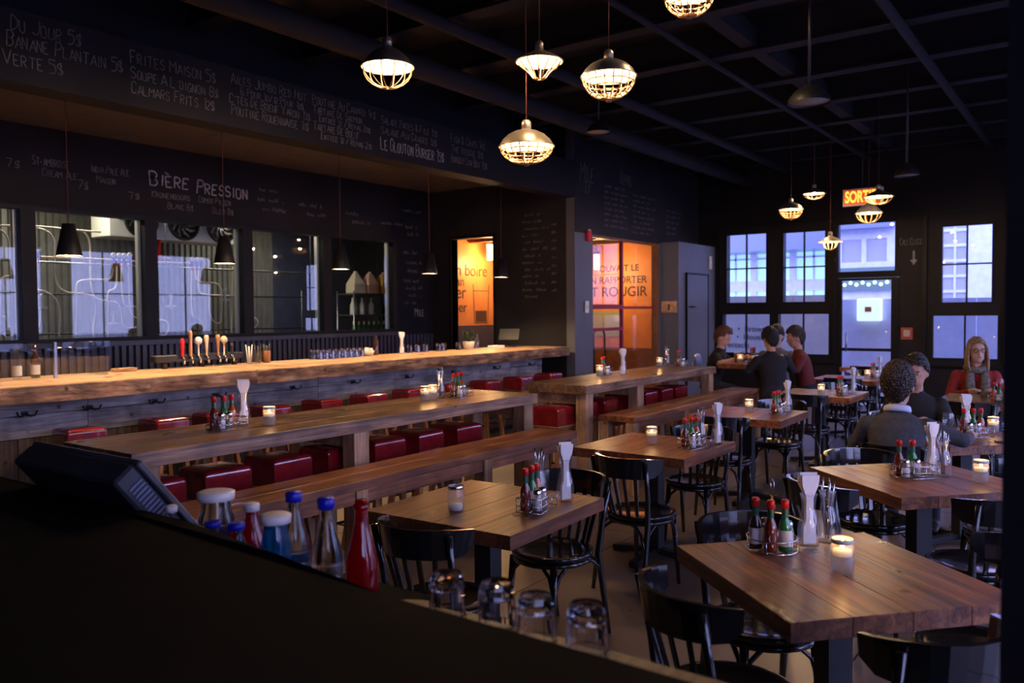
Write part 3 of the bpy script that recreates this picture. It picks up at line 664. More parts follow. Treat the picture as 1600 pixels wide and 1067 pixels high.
# ------------------------------------------------------------------ square tables
def make_table():
    t = thing('square_table', '-', 'table'); s = .40
    for i in range(4): MB().rng(-s, s, -s+i*.2+.0005, -s+(i+1)*.2-.0005, .70, .76).build('plank', M['top'], t, bevel=.0018)
    MB().rng(-.25, .25, -.04, .04, .675, .70).rng(-.04, .04, -.25, .25, .67, .695).build('mounting_cross', M['iron'], t)
    MB().rng(-.045, .045, -.045, .045, .05, .68).build('column', M['iron'], t)
    for a in range(4):
        d = (math.cos(a*math.pi/2), math.sin(a*math.pi/2))
        MB().prism((d[0]*.03, d[1]*.03, .055), (d[0]*.31, d[1]*.31, .022), .06, .04).build('foot', M['iron'], t)
    return t
tbl = Proto(make_table())
TB = dict(
 T1=(2.985, 2.325, 2, 'square wood table by the first bench with an unlit jar'), T2=(4.96, 2.44, -1, 'square wood table at the far end of the first bench'),
 T6=(6.93, 2.52, 1, 'square wood table alongside the second bench'), T7=(9.02, 2.49, 0, 'square wood table behind the dark-dressed diner, reflecting the window'),
 T8=(11.2, 2.72, 0, 'square wood table last but one before the glazed door'), T9=(13.55, 2.95, 0, 'square wood table right in front of the glazed door'),
 T3=(2.885, .75, 48, 'large square wood table nearest the pillar, with a lit jar candle'), T4=(4.74, .80, 47, 'angled square wood table second from the front on the right'),
 T5=(6.47, .82, 45, 'angled square wood table of the man in the grey sweater'), T10=(9.1, .95, 2, 'square wood table of the woman in red'))
for k_, (x, y, a, lab) in TB.items(): tbl.use((x, y, 0), R(a), lab, 'table', 'square wood tables')
# higher table of the four friends
t = thing('high_table', 'high wood table where four people sit by the street windows', 'table', (10.3, 3.6, 0))
for i in range(3): MB().rng(-.40, .40, -.40+i*.267+.001, -.40+(i+1)*.267-.001, .92, .98).build('plank', M['top'], t, bevel=.004)
MB().rng(-.05, .05, -.05, .05, .05, .92).build('column', M['iron'], t)
for a in range(4):
    d = (math.cos(a*math.pi/2), math.sin(a*math.pi/2)); MB().prism((d[0]*.03, d[1]*.03, .055), (d[0]*.31, d[1]*.31, .022), .06, .04).build('foot', M['iron'], t)

# ------------------------------------------------------------------ bentwood chairs
def make_chair():
    """seat centre at the origin, sitter looks along +x"""
    t = thing('bentwood_chair', '-', 'chair'); B = M['black']
    m = MB(); m.lathe([(.0, .446), (.12, .447), (.17, .452), (.198, .462), (.208, .458), (.21, .448), (.205, .436), (.19, .430), (0, .430)], 24); m.build('seat', B, t)
    MB().tube([(.192*math.cos(a*math.pi/12), .192*math.sin(a*math.pi/12), .418) for a in range(24)], .014, 6, closed=True).build('seat_ring', B, t)
    for s in (-1, 1):
        MB().tube([(.175, s*.155, 0), (.155, s*.145, .25), (.142, s*.135, .425)], [.011, .016, .019], 8).build('front_leg', B, t)
        MB().tube([(-.24, s*.175, 0), (-.20, s*.17, .22), (-.165, s*.165, .43), (-.185, s*.178, .60), (-.225, s*.19, .79)], [.012, .016, .018, .015, .014], 8).build('back_post', B, t)
    def arc(r_, a): return (-.06-r_*math.cos(a), r_*math.sin(a))
    m = MB(); n = 14; vs_ = []; fs = []
    for i in range(n+1):
        a = R(-78+156*i/n); e = 1-abs(i/n-.5)*2; zt = .800+.012*min(1, e*2.2); zb = .705-.014*min(1, e*3)+.03*(e < .1)
        for r_, z in ((.222, zb), (.222, zt), (.205, zt), (.205, zb)):
            p = arc(r_*(1+.06*(z-.70)/.1), a); vs_.append((p[0]*1.0, p[1], z))
    for i in range(n):
        for j in range(4): fs.append((i*4+j, i*4+(j+1) % 4, (i+1)*4+(j+1) % 4, (i+1)*4+j))
    fs += [(3, 2, 1, 0), tuple(n*4+j for j in range(4))]
    m.add(vs_, fs, 0, True); m.build('top_rail', B, t, smooth=False)
    for i in range(5):
        a = R(-36+18*i); p = arc(.212, a)
        MB().prism((-.19+.03*(abs(i-2)/2)**2, p[1]*.72, .435), (p[0], p[1], .72), .022, .009, side=(1, 0, 0)).build('slat', B, t)
    def arch(p, q, mid): return MB().tube([(p[0], p[1], .21), (p[0]*.96+mid[0]*.04, p[1]*.96+mid[1]*.04, .29), (p[0]*.8+mid[0]*.2, p[1]*.8+mid[1]*.2, .365), (p[0]*.5+mid[0]*.5, p[1]*.5+mid[1]*.5, .405), mid+(.412,),
        (q[0]*.5+mid[0]*.5, q[1]*.5+mid[1]*.5, .405), (q[0]*.8+mid[0]*.2, q[1]*.8+mid[1]*.2, .365), (q[0]*.96+mid[0]*.04, q[1]*.96+mid[1]*.04, .29), (q[0], q[1], .21)], .010, 6).build('brace', B, t)
    F1, F2, B1, B2 = (.158, -.147), (.158, .147), (-.20, -.17), (-.20, .17)
    arch(F1, F2, (.15, 0)); arch(F1, B1, (-.01, -.165)); arch(F2, B2, (-.01, .165)); arch(B1, B2, (-.16, 0))
    return t
chair = Proto(make_chair())
def put_chair(x, y, ang, label, group='black bentwood chairs'): chair.use((x, y, 0), R(ang), label, 'chair', group)
put_chair(2.58, 2.24, 4, 'black bentwood chair on the near side of the table with the unlit jar')
put_chair(3.43, 2.26, 172, 'black bentwood chair on the far side of the table with the unlit jar')
put_chair(4.40, 2.26, -8, 'black bentwood chair on the near side of the table past the first bench')
put_chair(5.42, 2.36, 183, 'black bentwood chair on the far side of the table past the first bench')
put_chair(6.42, 2.52, 3, 'black bentwood chair on the near side of the table alongside the second bench')
put_chair(7.44, 2.44, 178, 'black bentwood chair on the far side of the table alongside the second bench')
put_chair(8.50, 2.46, -3, 'black bentwood chair on the near side of the window-reflecting table')
put_chair(9.55, 2.46, 181, 'black bentwood chair on the far side of the window-reflecting table')
put_chair(10.70, 2.66, 0, 'black bentwood chair on the near side of the last table but one')
put_chair(11.72, 2.72, 180, 'black bentwood chair on the far side of the last table but one')
put_chair(13.05, 2.92, 2, 'black bentwood chair at the table right before the glazed door')
put_chair(2.46, .95, -35, 'black bentwood chair at the front left of the table with the lit jar')
put_chair(3.09, 1.06, 222, 'black bentwood chair behind the table with the lit jar, seat catching light')
put_chair(2.50, .47, 52, 'black bentwood chair in the shadow at the front right corner')
put_chair(3.28, .36, 128, 'black bentwood chair between the front right table and the pillar')
put_chair(4.27, 1.05, -38, 'black bentwood chair on the left side of the second angled table')
put_chair(4.98, 1.08, 225, 'black bentwood chair on the far side of the second angled table')
put_chair(4.36, .50, 50, 'black bentwood chair on the near side of the second angled table')
put_chair(5.10, .43, 132, 'black bentwood chair on the right side of the second angled table')
put_chair(5.68, 1.10, 6, 'black bentwood chair under the man in the grey sweater')
put_chair(7.06, 1.30, 218, 'black bentwood chair of the man facing the grey sweater')
put_chair(8.56, 1.0, 0, 'black bentwood chair opposite the woman in red')
put_chair(9.72, 1.02, 180, 'black bentwood chair under the woman in red')
for x, y, a, s in ((10.35, 4.22, -90, 'man in the black tee'), (9.72, 3.22, 30, 'person seen from behind in black'), (10.42, 3.02, 90, 'man in the red sweater'), (10.95, 3.6, 180, 'person in the dark cap')):
    st = thing('high_stool', 'dark stool under the %s at the high table' % s, 'stool', (x, y, 0), R(a), 'stools of the high table')
    st.scale.z = .86; MB().lathe([(0, .60), (.15, .60), (.165, .62), (.16, .645), (0, .65)], 16).build('seat', M['iron'], st)
    if 'tee' in s: MB().ball((-.27, .05, 1.06), (.03, .17, .19), 16, 10).build('backrest', M['steel'], st); MB().tube([(-.14, 0, .62), (-.26, .03, .90)], .014, 6).build('back_stem', M['steel'], st)
    for i in range(4):
        d = (math.cos(i*math.pi/2+.78), math.sin(i*math.pi/2+.78)); MB().tube([(d[0]*.11, d[1]*.11, .61), (d[0]*.2, d[1]*.2, 0)], .014, 6).build('leg', M['iron'], st)
TUBES = [
    [(3.97, 2.64), (4.28, 2.66), (4.55, 2.66), (4.80, 2.65), (5.08, 2.65)],
    [(4.29, 2.65), (4.40, 2.64), (4.50, 2.60), (4.55, 2.52), (4.55, 2.40), (4.54, 2.24), (4.54, 2.09), (4.58, 1.97), (4.69, 1.91), (4.85, 1.91), (4.96, 1.89), (5.04, 1.84), (5.17, 1.82), (5.26, 1.81), (5.31, 1.75), (5.31, 1.59), (5.34, 1.51), (5.44, 1.48), (5.55, 1.52)],
    [(4.90, 2.64), (4.95, 2.58), (4.97, 2.48), (4.96, 2.25), (4.96, 2.02), (4.99, 1.89), (5.01, 1.78), (5.00, 1.63), (4.97, 1.50), (4.98, 1.37)],
    [(5.22, 2.28), (5.21, 2.13), (5.16, 2.08), (5.05, 2.08), (4.85, 2.07), (4.78, 2.04), (4.77, 1.96), (4.75, 1.39)],
    [(5.28, 2.27), (5.27, 2.02), (5.23, 1.96), (5.15, 1.95), (5.15, 1.73), (5.14, 1.36)],
    [(5.35, 2.29), (5.34, 2.07), (5.35, 1.83), (5.38, 1.75), (5.52, 1.77), (5.56, 1.69), (5.56, 1.37)],
    [(5.41, 2.29), (5.41, 1.98), (5.41, 1.69), (5.46, 1.62), (5.57, 1.61)],
    [(4.39, 2.32), (4.62, 2.32), (5.19, 2.33), (5.61, 2.32)],
    [(4.35, 2.26), (4.34, 1.89), (4.34, 1.60), (4.35, 1.50), (4.37, 1.60), (4.38, 1.73)],
    [(4.29, 2.27), (4.29, 2.16), (4.27, 2.10)],
    [(3.97, 2.60), (4.04, 2.55), (4.07, 2.44), (4.06, 2.19), (4.08, 2.03), (4.13, 1.94)],
    [(3.95, 1.97), (3.96, 2.03), (4.01, 2.09), (4.15, 2.10)],
    [(4.28, 1.95), (4.43, 1.93), (4.53, 1.86), (4.58, 1.73), (4.56, 1.41)],
    [(3.96, 2.03), (3.95, 1.43)],
    [(5.76, 2.48), (5.75, 1.92), (5.74, 1.60), (5.76, 1.46), (5.84, 1.38), (5.92, 1.40), (5.96, 1.49), (5.92, 1.58), (5.75, 1.59)],
    [(6.27, 2.29), (6.25, 1.63), (6.32, 1.61), (6.41, 1.57), (6.43, 1.43)],
    [(6.34, 2.29), (6.34, 2.14), (6.39, 2.08), (6.64, 2.08), (6.72, 2.04), (6.74, 1.85), (6.71, 1.55)],
    [(6.40, 2.29), (6.39, 2.00), (6.42, 1.92), (6.68, 1.91), (7.03, 1.91)],
    [(5.73, 2.32), (6.25, 2.33)],
    [(6.55, 2.37), (6.53, 1.74), (6.56, 1.59), (6.65, 1.52), (6.72, 1.55)],
    [(6.93, 2.31), (6.91, 1.74), (6.89, 1.40)],
    [(7.18, 1.62), (7.30, 1.58), (7.29, 1.48), (7.18, 1.45)],
]
GAUGES = [(4.27, 2.38), (4.34, 2.39), (5.2, 2.38), (5.27, 2.38), (5.33, 2.38), (5.4, 2.39), (6.25, 2.38), (6.32, 2.38), (6.38, 2.38)]
VALVES = [(4.39, 1.83), (5.21, 1.64), (3.99, 1.59), (5.98, 1.8), (6.78, 1.94), (7.18, 1.62)]
# ------------------------------------------------------------------ things on the tables
def hot_sauce(col, lab):
    t = thing('hot_sauce_bottle', '-', 'bottle')
    b = MB().lathe([(0, 0), (.022, 0), (.024, .008), (.024, .085), (.020, .102), (.011, .122), (.0105, .165), (0, .165)], 14).build('bottle', M[col], t)
    MB().lathe([(.0115, .122), (.0117, .155)], 12).build('neck_foil', M['neck_green'], t)
    MB().lathe([(0, .157), (.0145, .157), (.0145, .182), (.012, .188), (0, .189)], 12).build('cap', M['cap_red'], t)
    if lab == 'diamond':
        m = MB(); q = [(-.55, .05), (0, .085), (.55, .05), (0, .018)]
        for s0 in (0, math.pi/2, math.pi, 1.5*math.pi):
            m.add([(.0246*math.cos(s0+a), .0246*math.sin(s0+a), z) for a, z in q], [(0, 1, 2, 3)])
        m.build('label', M['label_white'], t)
    else: MB().lathe([(.0246, .02), (.0246, .078)], 14).build('label', M['label_white'], t)
    return Proto(t)
P_brown = hot_sauce('sauce', 'diamond'); P_orange = hot_sauce('sauce_orange', 'diamond'); P_dark = hot_sauce('sauce_dark', 'wrap'); P_green = hot_sauce('sauce_green', 'wrap')
def shaker(fill):
    t = thing('shaker', '-', 'shaker')
    MB().lathe([(0, .001), (.022, .001), (.024, .01), (.024, .05), (.020, .072), (.017, .078)], 12).build('glass_body', M['clear'], t)
    MB().lathe([(0, .004), (.0205, .004), (.0205, .052), (0, .052)], 12).build('filling', M[fill], t)
    MB().lathe([(.018, .076), (.0185, .088), (.013, .097), (0, .1)], 12).build('lid', M['chrome'], t)
    return Proto(t)
P_salt = shaker('salt'); P_pepper = shaker('pepper')
def wire(m, pts, r=.002, closed=False): m.tube(pts, r, 5, closed)
def rack_rect():
    t = thing('condiment_caddy', '-', 'caddy'); a, b = .10, .058
    for nm, z in (('base_hoop', .006), ('middle_hoop', .035), ('top_hoop', .068)):
        m = MB(); wire(m, [(-a, -b, z), (a, -b, z), (a, b, z), (-a, b, z)], .0024, True); m.build(nm, M['chrome'], t)
    m = MB()
    for x in (-a, -a/3, a/3, a):
        for y in (-b, b): wire(m, [(x, y, .004), (x, y, .068)])
    for y in (0,):
        for x in (-a, a): wire(m, [(x, y, .004), (x, y, .068)])
    for x in (-a/3, a/3): wire(m, [(x, -b, .006), (x, b, .006)])
    wire(m, [(-a, 0, .006), (a, 0, .006)]); m.build('uprights', M['chrome'], t)
    return Proto(t)
def rack_round():
    t = thing('condiment_caddy', '-', 'caddy'); r = .092
    for nm, z, q in (('base_hoop', .006, .003), ('top_hoop', .05, .0024)):
        m = MB(); wire(m, [(r*math.cos(i*R(20)), r*math.sin(i*R(20)), z) for i in range(18)], q, True); m.build(nm, M['chrome'], t)
    m = MB()
    for i in range(6): a = i*R(60); wire(m, [(r*math.cos(a), r*math.sin(a), .006), (r*math.cos(a), r*math.sin(a), .05)]); wire(m, [(0, 0, .006), (r*math.cos(a), r*math.sin(a), .006)])
    m.build('uprights', M['chrome'], t)
    m = MB(); wire(m, [(0, -.014, .006), (0, -.014, .20)]); wire(m, [(0, .014, .006), (0, .014, .20)])
    wire(m, [(0, .02*math.sin(i*R(30)), .245+.02*math.cos(i*R(30))) for i in range(12)], .0022, True); m.build('handle', M['chrome'], t)
    MB().prism((-.002, 0, .168), (.002, 0, .168), .05, .05, side=(0, .7, .7)).build('brass_tag', plain('brass_tag', (.75, .42, .13), .3, metal=.9), t)
    return Proto(t)
P_rack = rack_rect(); P_round = rack_round()
CAR = [(0, .002), (.036, .002), (.040, .012), (.041, .06), (.036, .10), (.026, .135), (.0235, .155), (.028, .182), (.031, .197)]
def carafe():
    t = thing('glass_carafe', '-', 'carafe')
    MB().lathe(CAR, 18).build('glass_body', M['clear'], t); MB().tube([(.031*math.cos(i*R(30)), .031*math.sin(i*R(30)), .197) for i in range(12)], .0022, 5, True).build('rim', M['clear'], t)
    return Proto(t)
P_car = carafe()
def napkins():
    m = MB()
    for i, (dx, dz, q) in enumerate(((-.0055, 0, -.04), (0, .008, .02), (.0055, -.012, .10))):
        vs_ = []; n = 12
        for k_ in range(n+1):
            z = .01+(.268+dz-.01)*k_/n; w = (.026 if z < .09 else .0155) if z < .185 else .0155+.021*min(1, (z-.185)/.05); x = dx+q*max(0, z-.18)*1.8
            vs_ += [(x-.0025, -w, z), (x+.0025, -w, z), (x+.0025, w, z+.004*k_/n), (x-.0025, w, z+.004*k_/n)]
        m.add(vs_, [(4*a+j, 4*a+(j+1) % 4, 4*a+4+(j+1) % 4, 4*a+4+j) for a in range(n) for j in range(4)]+[(3, 2, 1, 0), tuple(4*n+j for j in range(4))])
    o = m.build('paper_napkins', M['paper']); return Proto(o)
P_nap = napkins()
def cutlery():
    t = thing('cutlery_bundle', '-', 'cutlery')
    for i, (a, r_, hh) in enumerate(((0, .016, .245), (72, .018, .235), (144, .015, .25), (216, .018, .24), (288, .017, .23))):
        x, y = r_*math.cos(R(a)), r_*math.sin(R(a)); s = 1.3
        m = MB().tube([(x*.4, y*.4, .015), (x*.7, y*.7, .12), (x*s, y*s, hh-.04), (x*s*1.05, y*s*1.05, hh)], [.0035, .003, .006, .007], 6, sx=1, sy=.45); m.build('handle', M['chrome'], t)
    return Proto(t)
P_cut = cutlery()
def candle_jar(lit):
    t = thing('jar_candle', '-', 'candle')
    MB().lathe([(0, .001), (.032, .001), (.0365, .008), (.0375, .03), (.0375, .085), (.033, .097), (.0335, .115)], 18).build('jar', M['jar'], t)
    MB().lathe([(.0345, .099), (.037, .101), (.037, .112), (.0345, .115), (.0335, .112), (.0335, .101)], 18, close=True).build('screw_ring', M['chrome'] if not lit else M['cream_plastic'], t)
    if lit:
        MB().lathe([(0, .058), (.031, .058), (.031, .076), (0, .076)], 16).build('wax', M['glow_wax'], t); MB().lathe([(0, .006), (.033, .006), (.0345, .03), (.0345, .058), (0, .058)], 16).build('water', M['jar'], t)
        MB().lathe([(0, .077), (.007, .084), (.008, .092), (.0035, .106), (0, .113)], 8).build('flame', M['flame'], t)
        ld = bpy.data.lights.new('candle_light', 'POINT'); ld.energy = .55; ld.color = (1, .52, .20); ld.shadow_soft_size = .02
        link('candle_light', ld, t, (0, 0, .13))
    else:
        MB().lathe([(0, .006), (.03, .006), (.03, .03), (0, .03)], 16).build('wax', M['salt'], t)
    return Proto(t)
P_lit = candle_jar(True); P_unlit = candle_jar(False)
def put(pr, x, y, z, a, lab, cat, grp): return pr.use((x, y, z), R(a), lab, cat, grp)
def caddy(x, y, z, ang, place, third='orange', rnd=False):
    g = 'condiments on the tables'
    put(P_round if rnd else P_rack, x, y, z, ang, ('round' if rnd else 'rectangular')+' wire condiment caddy on '+place, 'caddy', 'condiment caddies')
    c, s = math.cos(R(ang)), math.sin(R(ang))
    def L(u, v): return x+u*c-v*s, y+u*s+v*c
    lay = [(P_brown, -.066, .028, 'brown red-capped sauce bottle'), (P_green, .008, .028, 'green red-capped sauce bottle'), (P_salt, -.06, -.026, 'glass salt shaker'), (P_pepper, .0, -.026, 'glass pepper shaker')]
    if rnd: lay = [(P_brown, -.020, -.048, 'brown sauce bottle with diamond label'), (P_green, .034, -.042, 'green red-capped sauce bottle'), (P_dark, -.062, -.002, 'dark red-capped sauce bottle'), (P_salt, .062, .012, 'glass salt shaker'), (P_pepper, -.01, .055, 'glass pepper shaker')]
    elif third: lay.append(((P_orange if third == 'orange' else P_dark), -.03 if False else .066, .028, 'orange red-capped sauce bottle' if third == 'orange' else 'dark red-capped sauce bottle'))
    for pr, u, v, nm in lay:
        a, b = L(u, v); put(pr, a, b, z+(.0091 if rnd else .0085), ang, nm+', caddy on '+place, 'shaker' if 'shaker' in nm else 'bottle', g)
def carset(x, y, z, ang, place, what):
    put(P_car, x, y, z, ang, 'glass carafe holding %s on %s' % (what, place), 'carafe', 'glass carafes')
    if 'napkin' in what: put(P_nap, x, y, z, ang, 'folded paper napkins in the carafe on '+place, 'napkins', 'paper napkins')
    else: put(P_cut, x, y, z, ang, 'knives and forks in the carafe on '+place, 'cutlery', 'cutlery')
Z1, Z2 = .7605, .9805
p = 'the table with the unlit jar'
put(P_unlit, 2.80, 2.36, Z1, 0, 'unlit glass jar with a metal ring on '+p, 'jar', 'jar candles'); caddy(3.02, 2.07, Z1, 12, p); carset(3.17, 2.16, Z1, 0, p, 'cutlery'); carset(3.235, 2.055, Z1, 70, p, 'napkins')
p = 'the table past the first bench'
put(P_lit, 4.97, 2.47, Z1, 0, 'lit jar candle on '+p, 'candle', 'jar candles'); caddy(4.97, 2.165, Z1, -10, p); carset(5.13, 2.19, Z1, 0, p, 'cutlery'); carset(5.20, 2.10, Z1, 80, p, 'napkins')
p = 'the front right table'
put(P_lit, 2.88, .72, Z1, 0, 'lit jar candle on '+p, 'candle', 'jar candles'); caddy(3.0, 1.0, Z1, -54, p, rnd=True); carset(3.13, .905, Z1, 50, p, 'napkins'); carset(3.215, .86, Z1, 0, p, 'cutlery')
p = 'the second angled table'
caddy(4.71, .82, Z1, -50, p, None); carset(4.83, .70, Z1, 0, p, 'cutlery'); carset(4.90, .765, Z1, 60, p, 'napkins')
put(P_lit, 4.78, .52, Z1, 0, 'lit jar candle on '+p, 'candle', 'jar candles')
p = 'the grey sweater table'
caddy(6.45, .74, Z1, -45, p); carset(6.64, .82, Z1, 40, p, 'napkins'); put(P_lit, 6.74, .66, Z1, 0, 'lit jar candle on '+p, 'candle', 'jar candles')
p = 'the table by the second bench'
put(P_lit, 6.95, 2.52, Z1, 0, 'lit jar candle on '+p, 'candle', 'jar candles'); caddy(7.0, 2.27, Z1, 0, p); carset(7.18, 2.26, Z1, 80, p, 'napkins')
p = 'the window-reflecting table'
put(P_lit, 8.72, 2.40, Z1, 0, 'lit jar candle on '+p, 'candle', 'jar candles'); caddy(8.98, 2.25, Z1, 0, p); carset(9.16, 2.19, Z1, 80, p, 'napkins')
p = 'the last table but one'
put(P_lit, 11.13, 2.49, Z1, 0, 'lit jar candle on '+p, 'candle', 'jar candles'); caddy(11.33, 2.44, Z1, 0, p); carset(11.50, 2.42, Z1, 80, p, 'napkins')
p = "the woman in red's table"
caddy(8.86, .80, Z1, 60, p); carset(9.02, .74, Z1, 60, p, 'napkins')
p = 'the first communal table, near end'
caddy(2.86, 4.15, Z2, 8, p); carset(3.02, 4.21, Z2, 70, p, 'napkins'); put(P_lit, 3.10, 4.07, Z2, 0, 'lit jar candle on '+p, 'candle', 'jar candles')
p = 'the first communal table, far end'
put(P_lit, 4.61, 4.18, Z2, 0, 'lit jar candle on '+p+', left of a pair', 'candle', 'jar candles'); put(P_lit, 4.72, 4.20, Z2, 0, 'lit jar candle on '+p+', right of a pair', 'candle', 'jar candles')
carset(4.83, 4.22, Z2, 0, p, 'cutlery'); caddy(4.97, 4.13, Z2, 10, p)
p = 'the second communal table, near end'
put(P_lit, 7.36, 4.25, Z2, 0, 'lit jar candle on '+p, 'candle', 'jar candles'); caddy(7.54, 4.28, Z2, 20, p); carset(7.66, 4.14, Z2, 70, p, 'napkins')
p = 'the second communal table, far end'
put(P_lit, 8.90, 4.32, Z2, 0, 'lit jar candle on '+p, 'candle', 'jar candles'); carset(9.06, 4.30, Z2, 0, p, 'cutlery'); caddy(9.16, 4.16, Z2, 15, p)
p = "the four friends' table"
put(P_lit, 9.99, 3.74, Z2, 0, 'lit jar candle on '+p, 'candle', 'jar candles'); caddy(10.30, 3.66, Z2, 0, p)
# drinks, menus, phone
def wineglass(x, y, z, lab, fill=None):
    t = thing('wine_glass', lab, 'glass', (x, y, z), 0, 'wine glasses')
    MB().lathe([(.032, .001), (.03, .004), (.006, .008), (.004, .05), (.005, .085), (.022, .10), (.034, .13), (.036, .16), (.030, .195)], 16).build('glass_body', M['clear'], t)
    if fill: MB().lathe([(0, .098), (.02, .103), (.032, .128), (.034, .14), (0, .14)], 14).build('wine', M[fill], t)
wineglass(6.12, .86, Z1, 'wine glass of water beside the grey sweater man\'s arm', None)
wineglass(9.36, .86, Z1, "empty wine glass on the woman in red's table"); 
tag(MB().box((0, 0, .004), (.075, .15, .008)).build('phone', M['iron'], None, (6.30, .53, Z1), R(20), bevel=.002), 'black phone lying on the grey sweater table', 'phone')
M['menu'] = plain('brown_menu_card', (.26, .15, .07), .6, vary=.2)
for i, (x, y, a, lab) in enumerate(((9.10, 1.14, 8, 'open brown menu lying before the woman in red'), (9.32, .70, 90, 'second brown menu on the right of the red woman\'s table'))):
    t = thing('menu', lab, 'menu', (x, y, Z1), R(a), 'brown menus')
    MB().add([(0, -.14, .003), (.21, -.14, .035), (.21, .14, .035), (0, .14, .003), (0, -.14, .0), (.21, -.14, .032), (.21, .14, .032), (0, .14, 0)], [(0, 1, 2, 3), (7, 6, 5, 4), (0, 4, 5, 1), (1, 5, 6, 2), (2, 6, 7, 3), (3, 7, 4, 0)]).build('cover', M['menu'], t)
    MB().rng(-.21, 0, -.14, .14, 0, .004).build('page', M['menu'], t)
for i, (x, y) in enumerate(((10.24, 3.84), (10.11, 3.83), (10.46, 3.88))):
    t = thing('beer_glass', 'glass of beer on the four friends\' table, %s from the left' % ordn[(1, 0, 2)[i]], 'glass', (x, y, Z2), 0, 'beer glasses')
    MB().lathe([(0, .001), (.028, .001), (.036, .14)], 14).build('glass_body', M['clear'], t); MB().lathe([(0, .006), (.0265, .006), (.033, .11), (0, .11)], 14).build('beer', M['beer'], t)

# ------------------------------------------------------------------ things on the bar
ZB = 1.131
def tumbler():
    t = thing('tumbler', '-', 'glass')
    MB().lathe([(.0385, .001), (.0425, .001), (.041, .02), (.0395, .022), (.0385, .05), (.0365, .075), (.0355, .095), (.031, .106), (0, .107), (0, .092), (.029, .090), (.0335, .05), (.0365, .02)], 12, close=True, smooth=False).build('glass_body', M['cut'], t)
    MB().lathe([(.0365, .074), (.039, .078), (.0365, .084)], 12, smooth=False).build('facet_ring', M['cut'], t)
    return Proto(t)
P_tum = tumbler()
for i in range(16):
    x = 6.22+(i % 8)*.092; y = 7.24+.11*(i//8)
    P_tum.use((x, y, ZB), 0, 'upside-down tumbler in the %s row on the bar, %s from the left' % (('front', 'back')[i//8], ordn[i % 8]), 'glass', 'double row of tumblers on the bar')
for i, x in enumerate((7.80, 7.95, 8.10, 8.36, 8.47, 8.78)): P_tum.use((x, 7.33, ZB), 0, 'upside-down tumbler right of the bar carafe, %s of six' % ordn[i], 'glass', 'tumblers right of the bar carafe')
p = 'the bar'
carset(7.62, 7.30, ZB, 60, p, 'napkins')
tt = thing('tap_tower', 'black draught beer tap rail with assorted handles on the bar', 'beer tap', (4.40, 7.36, ZB))
MB().rng(-.12, .86, -.05, .05, .06, .13).build('manifold', M['iron'], tt, bevel=.01)
for x in (.0, .40, .78): MB().tube([(x, 0, 0), (x, 0, .07)], .03, 10).build('pillar', M['iron'], tt)
M['tap_red'] = plain('red_tap', (.45, .01, .012), .3); M['tap_wood'] = wood('tap_wood', [(.24, .10, .04), (.42, .20, .09), (.55, .30, .15)], .4, sc_=(14, 14, 2)); M['tap_pale'] = wood('tap_pale', [(.45, .30, .18), (.62, .45, .30), (.72, .55, .40)], .4, sc_=(14, 14, 2))
hp = dict(red=[(.010, 0), (.016, .03), (.014, .06), (.022, .09), (.018, .12), (.024, .15), (.012, .175), (0, .18)], wood=[(.012, 0), (.016, .06), (.014, .14), (.019, .22), (.014, .25), (0, .255)], pale=[(.010, 0), (.012, .05), (.016, .12), (.024, .17), (.02, .20), (0, .205)], disc=[(.008, 0), (.009, .09), (.012, .11), (.034, .13), (.036, .16), (.018, .185), (0, .19)], ball=[(.008, 0), (.008, .06), (.02, .075), (.02, .10), (0, .115)])
for i, (x, kd, mt) in enumerate(((.145, 'red', 'tap_red'), (.235, 'wood', 'tap_wood'), (.32, 'disc', 'cap_white'), (.41, 'pale', 'tap_pale'), (.54, 'pale', 'tap_wood'), (.61, 'disc', 'tap_pale'), (.70, 'ball', 'iron'))):
    MB().tube([(x, -.05, .10), (x, -.09, .10), (x, -.11, .075), (x, -.112, .04)], [.011, .012, .009, .008], 8).build('spout', M['chrome'], tt)
    MB().lathe(hp[kd], 12, (x, -.075, .112)).build('tap_handle', M[mt], tt)
# jars with straws, utensils
for i, (x, lab, cm) in enumerate(((5.32, 'glass of pale straws beside the beer taps', 'paper'), (5.43, 'glass of bar spoons and straws right of the beer taps', 'iron'), (5.54, 'dark pot of black utensils on the bar', 'iron'))):
    t = thing('straw_holder', lab, 'holder', (x, 7.30, ZB))
    MB().lathe([(0, .001), (.038, .001), (.043, .13)], 14).build('glass_body', M['clear'] if i < 2 else M['tap_wood'], t)
    for k_ in range(6): a = k_*R(60); MB().tube([(.015*math.cos(a), .015*math.sin(a), .008), (.035*math.cos(a), .035*math.sin(a), .16+.02*(k_ % 3))], .005 if i < 2 else .009, 6).build('straw', M[cm], t)
for i, (x, lab) in enumerate(((7.06, 'bowl of paper sugar packets on the bar'), (7.22, 'dark bottle beside the sugar packets on the bar'))):
    if i == 0:
        t = thing('packet_bowl', lab, 'bowl', (x, 7.32, ZB)); MB().lathe([(0, .001), (.05, .001), (.07, .06), (.066, .06), (.047, .008), (0, .008)], 16).build('bowl', M['pot'], t)
        for k_ in range(7): MB().box((.03*math.cos(k_*.9), .03*math.sin(k_*.9), .06+.006*(k_ % 3)), (.05, .004, .06), rz=k_*.8).build('packet', M['paper'], t)
    else: tag(MB().lathe([(0, 0), (.034, 0), (.036, .01), (.036, .14), (.014, .19), (.014, .24), (0, .24)], 14).build('bottle', M['sauce_dark'], None, (x, 7.36, ZB)), lab, 'bottle')
t = thing('potted_plant', 'small dark green plant in a pale pot at the far end of the bar', 'plant', (9.02, 7.34, ZB))
MB().lathe([(0, 0), (.07, 0), (.09, .11), (.084, .11), (.066, .02), (0, .02)], 16).build('pot', M['pot'], t)
